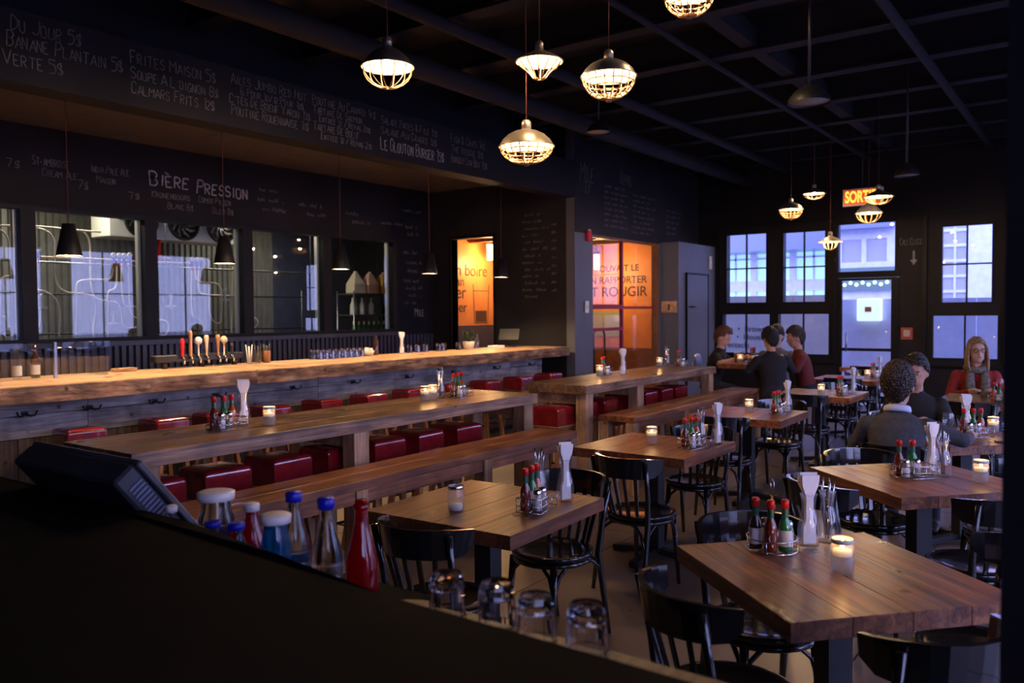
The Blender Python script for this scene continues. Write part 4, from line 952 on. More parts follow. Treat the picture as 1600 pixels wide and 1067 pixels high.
MB().lathe([(0, .09), (.082, .09), (.05, .10), (0, .104)], 12).build('soil', M['iron'], t)
rl = random.Random(3)
for k_ in range(26):
    a = rl.uniform(0, 6.28); r_ = rl.uniform(.02, .12); z = rl.uniform(.14, .27)
    p0 = Vector((.02*math.cos(a), .02*math.sin(a), .10)); p1 = Vector((r_*math.cos(a), r_*math.sin(a), z)); sd = Vector((-math.sin(a), math.cos(a), 0))*.028; md = p0.lerp(p1, .68)+Vector((0, 0, .015))
    MB().add([p0, md-sd, p1, md+sd, md+Vector((0, 0, .012))], [(0, 1, 4), (1, 2, 4), (2, 3, 4), (3, 0, 4)]).build('leaf', M['leaf'], t)
tag(MB().lathe([(0, 0), (.032, 0), (.034, .01), (.034, .12), (.013, .17), (.013, .21), (0, .21)], 14).build('bottle', M['clear'], None, (9.24, 7.36, ZB)), 'clear bottle beside the potted plant on the bar', 'bottle')
tag(MB().box((0, 0, .0175), (.22, .16, .035)).build('paper_stack', M['paper'], None, (9.55, 7.25, ZB), R(8), bevel=.002), 'stack of cream cards on the far end of the bar', 'papers')
t = thing('pos_screen', 'black touch screen at the far end of the bar, seen from behind', 'screen', (9.95, 7.30, ZB), R(25))
MB().rng(-.06, .06, -.09, .09, 0, .02).build('foot', M['iron'], t); MB().prism((.02, 0, .02), (-.02, 0, .14), .05, .03).build('neck', M['iron'], t)
MB().prism((-.08, 0, .10), (.04, 0, .26), .30, .03, side=(1, 0, 0)).build('panel', M['iron'], t)
t = thing('coaster_stack', 'low stack of kraft coasters on the left half of the bar', 'coasters', (3.97, 7.33, ZB))
for k_ in range(4): MB().box((.004*k_, -.003*k_, .005+.0085*k_), (.20, .11, .008), rz=.05*k_).build('coaster', M['post_x'], t, bevel=.001)
# curved glass guard at the left
t = thing('glass_guard', 'clear glass food guard standing on the left of the bar', 'glass guard', (2.4, 7.05, ZB))
m = MB(); n = 6; vs_ = []
for i in range(n+1): a = R(15*i); y, z = .02-.10*math.sin(a)*.4, .30*i/n; vs_ += [(0, y, z), (1.30, y, z), (1.30, y+.008, z), (0, y+.008, z)]
m.add(vs_, [(4*a+j, 4*a+(j+1) % 4, 4*a+4+(j+1) % 4, 4*a+4+j) for a in range(n) for j in range(4)]+[(3, 2, 1, 0), tuple(4*n+j for j in range(4))])
m.build('front_pane', M['bar_glass'], t)
MB().rng(1.285, 1.295, .03, .33, 0, .28).build('end_pane', M['bar_glass'], t)
for x in (.04, .85): MB().rng(x, x+.02, .02, .05, 0, .30).build('post', M['steel'], t)
for i, (x, y, lab, mt) in enumerate(((3.02, 7.22, 'clear bottle behind the glass guard, left one', 'clear'), (3.18, 7.26, 'dark bottle with a pale label behind the glass guard', 'sauce_dark'))):
    t = thing('bottle', lab, 'bottle', (x, y, ZB)); MB().lathe([(0, 0), (.034, 0), (.036, .01), (.036, .16), (.014, .21), (.014, .28), (0, .28)], 14).build('body', M[mt], t); MB().lathe([(.0365, .03), (.0365, .11)], 14).build('label', M['label_white'], t)

# ------------------------------------------------------------------ cold room behind the bar glass
t = thing('evaporator_unit', 'white ceiling cooling unit with three fans in the cold room', 'cooling unit', (5.34, 10.1, 2.64))
MB().rng(0, 1.98, 0, .45, 0, .44).build('casing', M['white'], t, bevel=.01)
for i, x in enumerate((.42, 1.02, 1.60)):
    f = MB().lathe([(.21, 0), (.235, .0), (.235, .03), (.21, .03)], 24, close=True); f.v = [(a+x, -b_+.0, c+.24) for a, c, b_ in f.v]; fo = f.build('fan_ring', M['dark_metal'], t)
    d = MB().lathe([(0, -.004), (.21, -.004), (.21, -.001), (0, -.001)], 24); d.v = [(a+x, b_, c+.24) for a, c, b_ in d.v]; d.build('fan_well', M['dark_metal'], fo)
    m = MB()
    for k_ in range(9): a = k_*R(40); m.tube([(x+q*math.cos(a+e), -.014, .24+q*math.sin(a+e)) for q, e in ((.03, 0), (.08, .25), (.13, .55), (.19, .9))], [.006, .016, .018, .012], 6, sx=1, sy=.3, up0=(math.sin(a), 0, math.cos(a)))
    m.build('blades', M['steel'], fo)
    g_ = MB()
    for q in (.06, .11, .16, .205): g_.tube([(x+q*math.cos(i_*R(15)), -.034, .24+q*math.sin(i_*R(15))) for i_ in range(24)], .003, 4, True)
    g_.build('guard', M['dark_metal'], fo)
for x in (.3, 1.7): MB().rng(x, x+.03, .2, .23, .44, .66).build('hanger', M['steel'], t)
MB().rng(.12, .24, -.006, 0, .22, .28).build('badge', M['cap_blue'], t); MB().rng(.02, .10, -.005, 0, .32, .40).build('sticker', M['label_white'], t)
M['tube'] = plain('beer_line', (.80, .68, .52), .4)
for i, l in enumerate(TUBES):
    pts = [(x, 9.8+.02*(i % 3), z) for x, z in l]
    for _ in range(2):   # round the bends
        q = [pts[0]]
        for a, b in zip(pts, pts[1:]): q += [tuple(a[j]*.75+b[j]*.25 for j in range(3)), tuple(a[j]*.25+b[j]*.75 for j in range(3))]
        pts = q+[pts[-1]]
    tag(MB().tube(pts, .0115, 6).build('beer_line', M['tube']), 'pale beer hose looping behind the bar glass', 'hose', 'beer hoses in the cold room')
for i, (x, z) in enumerate(GAUGES):
    t = thing('pressure_gauge', 'white pressure gauge on the cold room gas rail, %s from the left' % ordn[i], 'gauge', (x, 9.74, z), 0, 'pressure gauges')
    d = MB().lathe([(0, -.012), (.026, -.012), (.03, -.006), (.03, .012), (0, .012)], 14); d.v = [(a, c, b_) for a, b_, c in d.v]; d.build('dial', M['white'], t)
    MB().rng(-.014, .014, -.005, .02, -.10, -.028).build('regulator', M['cap_blue'], t); MB().tube([(0, .005, -.10), (0, .005, -.15)], .012, 6).build('coupling', M['cap_red'], t)
for i, (x, z) in enumerate(VALVES):
    t = thing('beer_valve', 'pale beer line coupler in the cold room, %s from the left' % ordn[sorted(VALVES).index((x, z))], 'coupler', (x, 9.82, z+(.05 if z == 1.8 else 0)), 0, 'beer line couplers')
    MB().lathe([(0, .07), (.02, .06), (.024, .03), (.018, 0), (.018, -.06), (.026, -.08), (.012, -.12), (0, -.12)], 12).build('body', M['cream_plastic'], t); MB().rng(-.06, .06, -.012, .012, -.10, -.075).build('lever', M['cream_plastic'], t)
t = thing('pipe_bracket', 'copper shut-off valve under the cooling unit', 'valve', (6.02, 10.1, 2.42)); MB().tube([(-.2, 0, -.06), (0, 0, -.02), (.12, 0, -.02)], .016, 8).build('pipe', plain('copper', (.55, .22, .08), .3, metal=.9), t); MB().tube([(0, .03, -.02), (0, .03, .22)], .022, 8).build('stem', M['cap_red'], t)
gr_ = thing('gas_rail', 'thin steel gas rail carrying the gauges in the cold room', 'rail', (0, 9.765, 2.26)); MB().tube([(2.7, 0, 0), (8.3, 0, 0)], .012, 6).build('rail', M['steel'], gr_)
for x in (2.75, 5.9, 8.25): MB().tube([(x, .01, 0), (x, .01, 1.03)], .008, 6).build('hanger', M['steel'], gr_)
hr = thing('hose_rack', 'low steel rack that holds the beer hoses in the cold room', 'rack', (0, 9.83, 0))
for z in (1.44, 1.90): MB().tube([(2.7, .02, z), (8.2, .02, z)], .010, 6).build('crossbar', M['dark_metal'], hr)
for x in (2.75, 5.9, 8.15): MB().tube([(x, .04, 0), (x, .04, 2.0)], .012, 6).build('post', M['dark_metal'], hr)
sh = thing('wire_shelf', 'steel shelving with jugs and bottles behind the last bar window', 'shelf', (9.33, 10.0, 0))
for x in (0, 1.02):
    for y in (.0, .4): MB().tube([(x, y, 0), (x, y, 2.02)], .014, 8).build('post', M['steel'], sh)
for z in (1.28, 1.63, 1.98): MB().rng(-.01, 1.03, -.01, .41, z-.02, z).build('shelf_board', M['steel'], sh)
for i, (x, mt, lab) in enumerate(((.20, 'jug_white', 'cream plastic jug on the cold room shelf'), (.52, 'jug_pink', 'pink plastic jug on the cold room shelf'), (.84, 'jug_orange', 'orange plastic jug on the cold room shelf'))):
    M[mt] = plain(mt, ((.70, .60, .42), (.80, .45, .36), (.75, .38, .10))[i], .5)
    t = thing('plastic_jug', lab, 'jug', (9.33+x, 10.17, 1.981), 0, 'plastic jugs')
    m = MB(); q = .13; m.add([(a*s, b*s*.8, z) for z, s in ((0, q), (.16, q), (.32, .05), (.34, .045)) for a, b in ((-1, -1), (1, -1), (1, 1), (-1, 1))], [(4*i_+j, 4*i_+(j+1) % 4, 4*i_+4+(j+1) % 4, 4*i_+4+j) for i_ in range(3) for j in range(4)]+[(3, 2, 1, 0), (12, 13, 14, 15)])
    m.build('body', M[mt], t, bevel=.012); MB().lathe([(0, .34), (.03, .34), (.03, .37), (0, .37)], 12).build('cap', M['label_white'], t)
for i in range(6):
    tag(MB().lathe([(0, 0), (.042, 0), (.045, .02), (.045, .16), (.016, .22), (.016, .28), (0, .28)], 12).build('bottle', M['jar'] if i % 2 else M['label_white'], None, (9.42+.105*i, 10.13+.05*(i % 2), 1.631)), 'pale bottle on the middle cold room shelf, %s from the left' % ordn[i], 'bottle', 'bottles on the middle cold room shelf')
for i in range(8):
    t = thing('bottle', 'small gold-topped bottle on the low cold room shelf, %s from the left' % ordn[i], 'bottle', (9.44+.115*i, 10.13, 1.281), 0, 'bottles on the low cold room shelf')
    MB().lathe([(0, 0), (.034, 0), (.036, .02), (.036, .12), (.013, .18), (.013, .22), (0, .22)], 12).build('body', M['sauce_green'], t); MB().lathe([(.016, .18), (.016, .235), (0, .24)], 10).build('cap', M['wax'], t)
M['tube_lamp'] = glow('cold_room_tube', (1, .90, .68), 5)
for i, x in enumerate((4.6, 7.6)):
    t = thing('tube_lamp', 'strip lamp on the cold room ceiling, %s one' % ('left', 'right')[i], 'lamp', (x, 10.0, 3.29))
    MB().rng(-.6, .6, -.05, .05, -.04, 0).build('fitting', M['white'], t); MB().rng(-.58, .58, -.03, .03, -.055, -.041).build('tube', M['tube_lamp'], t)
    ld = bpy.data.lights.new('strip_light', 'AREA'); ld.shape = 'RECTANGLE'; ld.size = 1.15; ld.size_y = .08; ld.energy = 40; ld.color = (1, .88, .66); link('strip_light', ld, t, (0, 0, -.07))

# ------------------------------------------------------------------ lamps
def cone_lamp(x, i):
    t = thing('cone_pendant', 'black cone pendant over the bar, %s from the left' % ordn[i], 'lamp', (x, 6.9, 2.14), 0, 'black cone pendants over the bar')
    MB().lathe([(.100, 0), (.048, .262), (0, .262), (0, .258), (.045, .256), (.096, .001)], 24).build('shade', [M['iron']], t)
    MB().lathe([(.095, .006), (.046, .25), (0, .252)], 24).build('lining', M['shade_in'], t)
    MB().ball((0, 0, .125), .030).build('bulb', M['bulb'], t); MB().tube([(0, 0, .15), (0, 0, .25)], .018, 8).build('socket', M['iron'], t)
    MB().tube([(0, 0, .262), (0, 0, 1.53)], .004, 6).build('cord', M['cord'], t)
    ld = bpy.data.lights.new('cone_light', 'POINT'); ld.energy = 120; ld.color = (1, .66, .36); ld.shadow_soft_size = .02; link('cone_light', ld, t, (0, 0, .068))
for i, x in enumerate((3.31, 4.77, 6.25, 7.72, 9.22)): cone_lamp(x, i)
def ring_pts(r_, z, n=24): return [(r_*math.cos(2*math.pi*i/n), r_*math.sin(2*math.pi*i/n), z) for i in range(n)]
def caged(x, y, z, r_, kind, lab, watts, shade='shade_dark', ztop=4.6):
    t = thing('caged_pendant', lab, 'lamp', (x, y, z), 0, 'caged pendant lamps')
    k_ = r_/.2
    sp_ = dict(deep=[(1, 0), (.96, .05), (.80, .28), (.58, .50), (.36, .66), (.20, .74), (.16, .80)], dome=[(1, 0), (.97, .06), (.86, .24), (.66, .42), (.42, .54), (.22, .59), (.18, .62)], flat=[(1, 0), (.82, .14), (.55, .30), (.30, .42), (.20, .48), (.18, .54)])
    pf = sp_[{'ribs': 'deep', 'flare': 'flat', 'grid': 'dome', 'closed': 'dome', 'shallow': 'flat', 'small': 'flat'}[kind]]
    pr = [(a*r_, b*r_) for a, b in pf]; hz = pr[-1][1]
    MB().lathe(pr+[(0, hz)], 28).build('shade', M[shade], t)
    MB().lathe([((a*.985-.008), b*.96-.003) for a, b in pf[:1]] and [(a*r_*.975, b*r_*.95-.002) for a, b in pf]+[(0, hz*.95-.002)], 28).build('lining', M['shade_in'], t)
    MB().tube(ring_pts(r_, 0), .0055, 6, True).build('rim', M['shade_pale'], t)
    MB().lathe([(0, hz-.005), (.035*k_, hz-.005), (.035*k_, hz+.05*k_), (.022*k_, hz+.065*k_), (0, hz+.065*k_)], 12).build('socket_cap', M['shade_pale'], t)
    MB().tube([(0, 0, hz+.06*k_), (0, 0, ztop-z)], .0038, 6).build('cord', M['cord'], t)
    cg = MB(); q = .0042*max(1, k_*.9); rc = r_*.96
    if kind in ('ribs', 'shallow'):
        dp = .80*r_ if kind == 'ribs' else .55*r_
        for i in range(12):
            a = 2*math.pi*i/12; cg.tube([(rc*math.cos(u)*math.cos(a) if u < 1.5 else .08*rc*math.cos(a), rc*math.cos(u)*math.sin(a) if u < 1.5 else .08*rc*math.sin(a), -dp*math.sin(u)) for u in (0, .3, .6, .9, 1.15, 1.35, 1.57)], q, 5)
        cg.tube(ring_pts(.10*rc, -dp), q*1.4, 5, True)
    elif kind == 'flare':
        for i in range(12):
            a = 2*math.pi*i/12; cg.tube([(f*rc*math.cos(a), f*rc*math.sin(a), -d_*r_) for f, d_ in ((.93, 0), (.86, .16), (.66, .30), (.46, .48), (.30, .68), (.12, .74))], q*1.2, 5)
        cg.tube(ring_pts(.12*rc, -.74*r_), q*1.4, 5, True)
    elif kind == 'small':
        for i in range(10):
            a = 2*math.pi*i/10; cg.tube([(f*rc*math.cos(a), f*rc*math.sin(a), -d_*r_) for f, d_ in ((.58, 0), (.58, .2), (.50, .42), (.34, .6), (.1, .68))], q, 5)
        cg.tube(ring_pts(.1*rc, -.68*r_), q*1.3, 5, True)
    else:
        dp = .82*r_ if kind == 'grid' else .62*r_
        for i in range(18):
            a = 2*math.pi*i/18; cg.tube([(rc*math.cos(u)*math.cos(a), rc*math.cos(u)*math.sin(a), -dp*math.sin(u)) for u in (0, .35, .7, 1.0, 1.25, 1.42)], q, 5)
        for u in (.28, .56, .82, 1.06, 1.28, 1.44): cg.tube(ring_pts(rc*math.cos(u), -dp*math.sin(u)), q, 5, True)
        cg.lathe([(0, -dp*1.12), (.10*r_, -dp*1.10), (.11*r_, -dp*.97), (0, -dp*.95)], 10)
    cg.build('cage', M['cage'], t)
    zb = .30*r_
    MB().lathe([(0, zb-.055*k_), (.022*k_, zb-.045*k_), (.032*k_, zb-.015*k_), (.026*k_, zb+.02*k_), (.014*k_, zb+.05*k_), (0, zb+.05*k_)], 12).build('bulb', M['bulb'], t)
    ld = bpy.data.lights.new('pendant_light', 'POINT'); ld.energy = watts; ld.color = (1, .63, .32); ld.shadow_soft_size = .025; link('pendant_light', ld, t, (0, 0, -.002))
PW = 62
caged(4.52, 4.44, 3.51, .20, 'ribs', 'grey dome pendant with ribbed wire cage, left of the front cluster', PW)
caged(5.03, 3.40, 3.48, .172, 'flare', 'shallow pendant with flared wires, top middle of the front cluster', PW, 'shade_pale')
caged(5.24, 2.94, 3.34, .20, 'grid', 'dome pendant with gridded wire cage, right of the front cluster', PW)
caged(5.20, 3.64, 2.92, .213, 'closed', 'pale metal pendant with gridded basket, lowest of the front cluster', PW, 'shade_pale')
caged(5.69, 2.52, 3.96, .19, 'grid', 'gridded cage pendant cut off by the top of the picture', PW)
caged(12.16, 3.79, 3.12, .17, 'grid', 'gridded cage pendant on the left of the far cluster', PW*.55)
caged(12.37, 3.52, 3.35, .155, 'shallow', 'small flat caged pendant, topmost of the far cluster', PW*.55)
caged(11.96, 3.18, 2.60, .165, 'small', 'lowest pendant of the far cluster with a small wire basket', PW*.55, 'shade_pale')
caged(12.29, 2.75, 3.00, .175, 'ribs', 'ribbed cage pendant below the exit sign', PW*.55)
caged(11.85, 2.53, 3.16, .185, 'shallow', 'ribbed shallow pendant overlapping the exit sign', PW*.55)
caged(3.05, .35, 3.62, .20, 'grid', 'unseen caged pendant added above the front right table to light it', PW*.75)  # extra pendant out of view, added to light the front right table
# slack cord looping between the lamps
tag(MB().tube([(5.1, 4.1, 4.45), (5.1, 4.0, 4.2), (5.1, 3.85, 4.04), (5.12, 3.7, 4.05), (5.14, 3.55, 4.2), (5.15, 3.45, 4.45)], .004, 5).build('slack_cord', M['cord']), 'slack lamp cord looping below the dark ceiling', 'cord')
for i, (x, y, z, r_, lab) in enumerate(((6.7, 1.95, 3.29, .165, 'unlit dome lamp hanging on the right below the ceiling'), (8.78, 5.07, 3.83, .15, 'unlit dome lamp near the slate wall'), (9.88, 1.82, 3.11, .13, 'small unlit dome lamp right of the exit sign'))):
    t = thing('dome_pendant', lab, 'lamp', (x, y, z), 0, 'unlit dome lamps')
    MB().lathe([(r_, 0), (r_*.96, .03), (r_*.7, .09), (r_*.3, .13), (.03, .14)], 24).build('shade', M['iron'], t); MB().lathe([(0, .012), (r_*.94, .012), (r_*.94, .018), (0, .018)], 24).build('diffuser', M['pot'], t)
    MB().tube([(0, 0, .13), (0, 0, 4.6-z)], .012, 8).build('stem', M['dark_metal'], t)
# exit sign
t = thing('exit_sign', 'lit red and amber exit sign reading SORTIE', 'sign', (13.4, 0, 3.38))
M['sign_red'] = glow('exit_sign_red', (.75, .09, .03), .55); M['sign_amber'] = glow('exit_sign_amber', (1, .50, .06), 1.7)
MB().rng(0, .05, 2.80, 3.38, -.13, .13).build('housing', M['cream_plastic'], t, bevel=.004); MB().rng(-.004, 0, 2.82, 3.36, -.115, .115).build('face', M['sign_red'], t)
letters('SORTIE', .21, t, M['sign_amber'], Matrix.Translation((-.006, 0, 0)) @ face_x(0, 3.345, -.075) @ Matrix.Diagonal((.66, 1.15, 1, 1)), 'lettering', .006)
MB().tube([(.025, 3.1, .13), (.025, 3.1, 1.22)], .008, 6).build('rod', M['dark_metal'], t)
# wall lamps in the orange room
for i, (x, y, z, lab) in enumerate(((13.45, 7.82, 2.58, 'lit cylinder lamp seen through the glazed opening'), (11.62, 8.95, 2.72, 'lit cylinder lamp inside the doorway behind the bar'))):
    t = thing('cylinder_lamp', lab, 'lamp', (x, y, z), 0, 'cylinder lamps of the orange room')
    MB().lathe([(0, -.14), (.05, -.14), (.055, .14), (0, .14)], 16).build('diffuser', glow('lamp_diffuser_%d' % i, (1, .66, .28), 7), t); MB().lathe([(0, .14), (.06, .14), (.06, .19), (0, .19)], 16).build('cap', M['orange_dark'], t)
    MB().tube([(0, 0, .19), (0, 0, 3.0-z)], .008, 6).build('stem', M['orange_dark'], t)
    for q in ((-.3, -.25, -.1),):
        ld = bpy.data.lights.new('room_light', 'POINT'); ld.energy = 48; ld.color = (1, .60, .27); ld.shadow_soft_size = .06; link('room_light', ld, t, (q[0]*.3, -.10, -.2))
# small wall things
t = thing('fire_alarm', 'red fire alarm on the slate wall corner', 'alarm', (10.80, 6.44, 2.80)); MB().rng(-.05, .05, -.05, 0, -.08, .08).build('housing', M['cap_red'], t, bevel=.008); MB().lathe([(0, .0), (.03, 0), (.02, .02), (0, .02)], 12, (0, -.03, .08)).build('strobe', M['white'], t)
t = thing('thermostat', 'white wall switch on the slate wall corner', 'switch', (10.76, 6.44, 1.72)); MB().rng(-.05, .05, -.02, 0, -.09, .09).build('plate', M['white'], t, bevel=.004); MB().rng(-.02, .02, -.028, -.02, -.03, .03).build('button', M['cream_plastic'], t)
t = thing('wall_sign', 'small orange wooden sign on the wall beside the side door', 'sign', (13.31, 6.27, 1.72)); MB().rng(-.012, 0, -.15, .15, -.10, .10).build('board', M['slab'], t); MB().rng(-.016, -.012, -.015, .015, -.05, .05).build('emblem', M['ink'], t)
t = thing('notice', 'small red notice on the black pier beside the glazed door', 'notice', (14.99, 2.74, 1.24)); MB().rng(-.006, 0, -.09, .09, -.10, .10).build('plate', plain('red_notice', (.40, .06, .03), .5), t); MB().rng(-.008, -.006, -.05, .05, -.05, .06).build('mark', M['pot'], t)
t = thing('switch_plate', 'pale switch high on the dark end of the left wall', 'switch', (14.7, 6.09, 2.55)); MB().rng(-.06, .06, -.015, 0, -.12, .12).build('plate', M['cream_plastic'], t); MB().rng(-.02, .02, -.025, -.015, -.03, .03).build('rocker', M['white'], t)
# tall chair-back and orange stool in the back room
t = thing('metal_chair', 'grey metal chair behind the glazed opening', 'chair', (12.75, 7.15, 0))
MB().rng(-.2, .2, -.2, .2, .45, .48).build('seat', M['dark_metal'], t); MB().tube([(-.2, .2, .45), (-.2, .22, 1.25), (-.12, .22, 1.32), (.12, .22, 1.32), (.2, .22, 1.25), (.2, .2, .45)], .018, 8).build('back_frame', M['dark_metal'], t)
for a in (-1, 1):
    for b in (-1, 1): MB().tube([(a*.18, b*.18, .45), (a*.2, b*.2, 0)], .014, 6).build('leg', M['dark_metal'], t)

# ------------------------------------------------------------------ dark service counter in the foreground
M['nosing'] = wood('nosing_wood', [(.05, .022, .011), (.10, .05, .026), (.15, .085, .045)], .55)
sc_t = thing('service_counter', 'black service counter with a wooden nosing in the foreground', 'counter', (0, 0, 0))
M['counter'] = plain('black_counter', (.0040, .0032, .0034), .85, vary=.3, scale=8, spec=.06)
CT = [(.30, -1.6, 1.05), (1.19, -1.6, 1.05), (1.20, .57, 1.05), (1.16, 1.17, 1.085), (1.185, 1.55, 1.10), (1.24, 2.0, 1.10), (1.22, 3.1, 1.10), (1.22, 4.2, 1.10), (.30, 4.2, 1.10)]
nC = len(CT)
MB().add([(x, y, z-.06) for x, y, z in CT]+CT, [tuple(range(nC-1, -1, -1)), tuple(range(nC, 2*nC))]+[(i, (i+1) % nC, nC+(i+1) % nC, nC+i) for i in range(nC)]).build('top', M['counter'], sc_t)
LG = [(1.12, -1.6), (1.355, -1.6), (1.36, .6), (1.365, 1.24), (1.31, 1.34), (1.12, 1.34)]
MB().add([(x, y, z) for z in (.95, .999) for x, y in LG], [tuple(range(5, -1, -1)), tuple(range(6, 12))]+[(i, (i+1) % 6, 6+(i+1) % 6, 6+i) for i in range(6)]).build('wooden_ledge', M['nosing'], sc_t)
MB().rng(.34, 1.10, -1.55, 4.15, 0, .98).build('cabinet', M['counter'], sc_t)
MB().rng(1.28, 1.50, 1.345, 4.15, .91, .949).build('shelf', M['counter'], sc_t)
MB().rng(1.10, 1.28, -1.5, 4.1, 0, .949).build('shelf_cabinet', M['counter'], sc_t)
ZS = .9995; ZL = .9495
for i, (x, y) in enumerate(((1.29, 1.115), (1.305, .995), (1.285, .885), (1.30, .78))): P_tum.use((x, y, ZS), 0, 'upside-down tumbler on the foreground counter, %s from the left' % ordn[i], 'glass', 'tumblers on the foreground counter')
def bottle(x, y, h_, kind, lab):
    fk = 1.0 if kind in ('jug', 'clearw') else 1.065; zt = 1.65-(1.65-.9985-h_)*fk; x, y = x*fk, y*fk
    t = thing('pour_bottle', lab, 'bottle', (x, y, ZL), 0, 'bottles on the foreground counter'); s = zt-ZL
    body, capm = {'clear': ('cut', 'cap_blue'), 'blue': ('blue_liquid', 'cap_white'), 'red': ('red_liquid', 'red_liquid'), 'redw': ('red_liquid', 'cap_white'), 'clearw': ('cut', 'cap_white'), 'jug': ('cut', 'cap_white')}[kind]
    w = {'jug': .052, 'clearw': .028}.get(kind, .040)
    if kind in ('clear', 'red', 'clearw', 'redw'): pf = [(0, .001), (w*.95, .001), (w, .01), (w, s*.40), (w*.62, s*.62), (w*.42, s*.78), (w*.40, s*.9)]
    else: pf = [(0, .001), (w*.9, .001), (w*.95, .01), (w*.95, s*.6), (w*.8, s*.72), (w*.72, s*.9)]
    MB().lathe(pf, 18).build('glass_body', M[body], t)
    rr = pf[-1][0]
    if kind == 'red':
        MB().lathe([(rr, s*.9), (rr*1.25, s*.91), (rr*1.25, s*.955), (rr*.95, s*.965), (rr*.9, s), (0, s)], 14).build('cap', M[capm], t)
    else: MB().lathe([(rr*.9, s*.87), (rr*1.35, s*.88), (rr*1.4, s*.98), (rr*1.1, s), (0, s)], 14).build('cap', M[capm], t)
    if kind in ('clear', 'clearw'): MB().lathe([(0, .006), (w*.88, .006), (w*.92, s*.25), (0, s*.25)], 14).build('liquid', M['blue_liquid'] if y > 1.7 else M['clear'], t)
    if kind == 'jug': MB().tube([(.04, -.02, s*.8), (.075, -.035, s*.78), (.085, -.04, s*.5), (.05, -.025, s*.35)], .006, 6).build('handle', M['clear'], t); MB().lathe([(0, .006), (w*.85, .006), (w*.88, s*.5), (0, s*.5)], 14).build('liquid', M['blue_liquid'], t)
bottle(1.30, 1.38, .225, 'red', 'glossy red glass bottle on the foreground counter'); bottle(1.30, 1.50, .215, 'clear', 'clear bottle with blue pourer next to the red bottle')
bottle(1.33, 1.655, .205, 'clear', 'clear bottle with blue pourer behind the blue one'); bottle(1.235, 1.605, .175, 'blue', 'bottle of blue liquid with a white cap')
bottle(1.31, 1.80, .16, 'redw', 'small red bottle with a white cap on the foreground counter'); bottle(1.225, 1.745, .135, 'clear', 'short bottle with blue pourer at the counter edge')
bottle(1.36, 2.03, .155, 'jug', 'clear handled jug with a white lid on the foreground counter'); bottle(1.235, 1.86, .12, 'clear', 'low bottle with blue pourer below the jug'); bottle(1.285, 2.13, .115, 'clearw', 'small bottle with a cream cap beside the till')
t = thing('till_terminal', 'dark till terminal tilted on the left of the foreground counter', 'till', (0, 0, 0))
def slabq(m, p, q, th, y0, y1):
    """slab between lines p and q (x,z), thickness th towards -x/-z"""
    d = Vector((q[0]-p[0], q[1]-p[1])).normalized(); n_ = Vector((d.y, -d.x))*th
    if n_.x > 0: n_ = -n_
    c = [p, q, (q[0]+n_.x, q[1]+n_.y), (p[0]+n_.x, p[1]+n_.y)]
    m.add([(a, y, b) for y in (y0, y1) for a, b in c], [(3, 2, 1, 0), (4, 5, 6, 7)]+[(i, (i+1) % 4, 4+(i+1) % 4, 4+i) for i in range(4)]); return m
M['till'] = plain('till_plastic', (.035, .036, .045), .35, vary=.2); M['till_side'] = plain('till_side_plastic', (.14, .16, .28), .4)
slabq(MB(), (1.215, 1.235), (1.40, 1.00), .075, 2.20, 2.82).build('housing', M['till'], t, bevel=.008)
slabq(MB(), (1.235, 1.245), (1.43, 1.00), .022, 2.19, 2.83).build('screen_frame', M['shade_dark'], t, bevel=.005)
d_ = Vector((.185, -.235)).normalized(); nn = Vector((d_.y, -d_.x)); nn = nn if nn.x < 0 else -nn
for k_ in range(12):
    a = .05+.014*k_; p0 = (1.215+d_.x*a+nn.x*.012, 1.235+d_.y*a+nn.y*.012); p1 = (p0[0]+nn.x*.045, p0[1]+nn.y*.045)
    MB().prism((p0[0], 2.198, p0[1]), (p1[0], 2.198, p1[1]), .005, .006).build('vent_slat', M['till_side'], t)
MB().rng(1.31, 1.42, 2.4, 2.6, ZL, 1.04).build('foot', M['till'], t)
tag(MB().tube([(1.19, 2.22, 1.20), (1.19, 2.81, 1.20)], .006, 6).build('card_slot', M['steel'], t), '-', '-'); 
for q in ('label', 'category'): del bpy.data.objects['card_slot'][q]
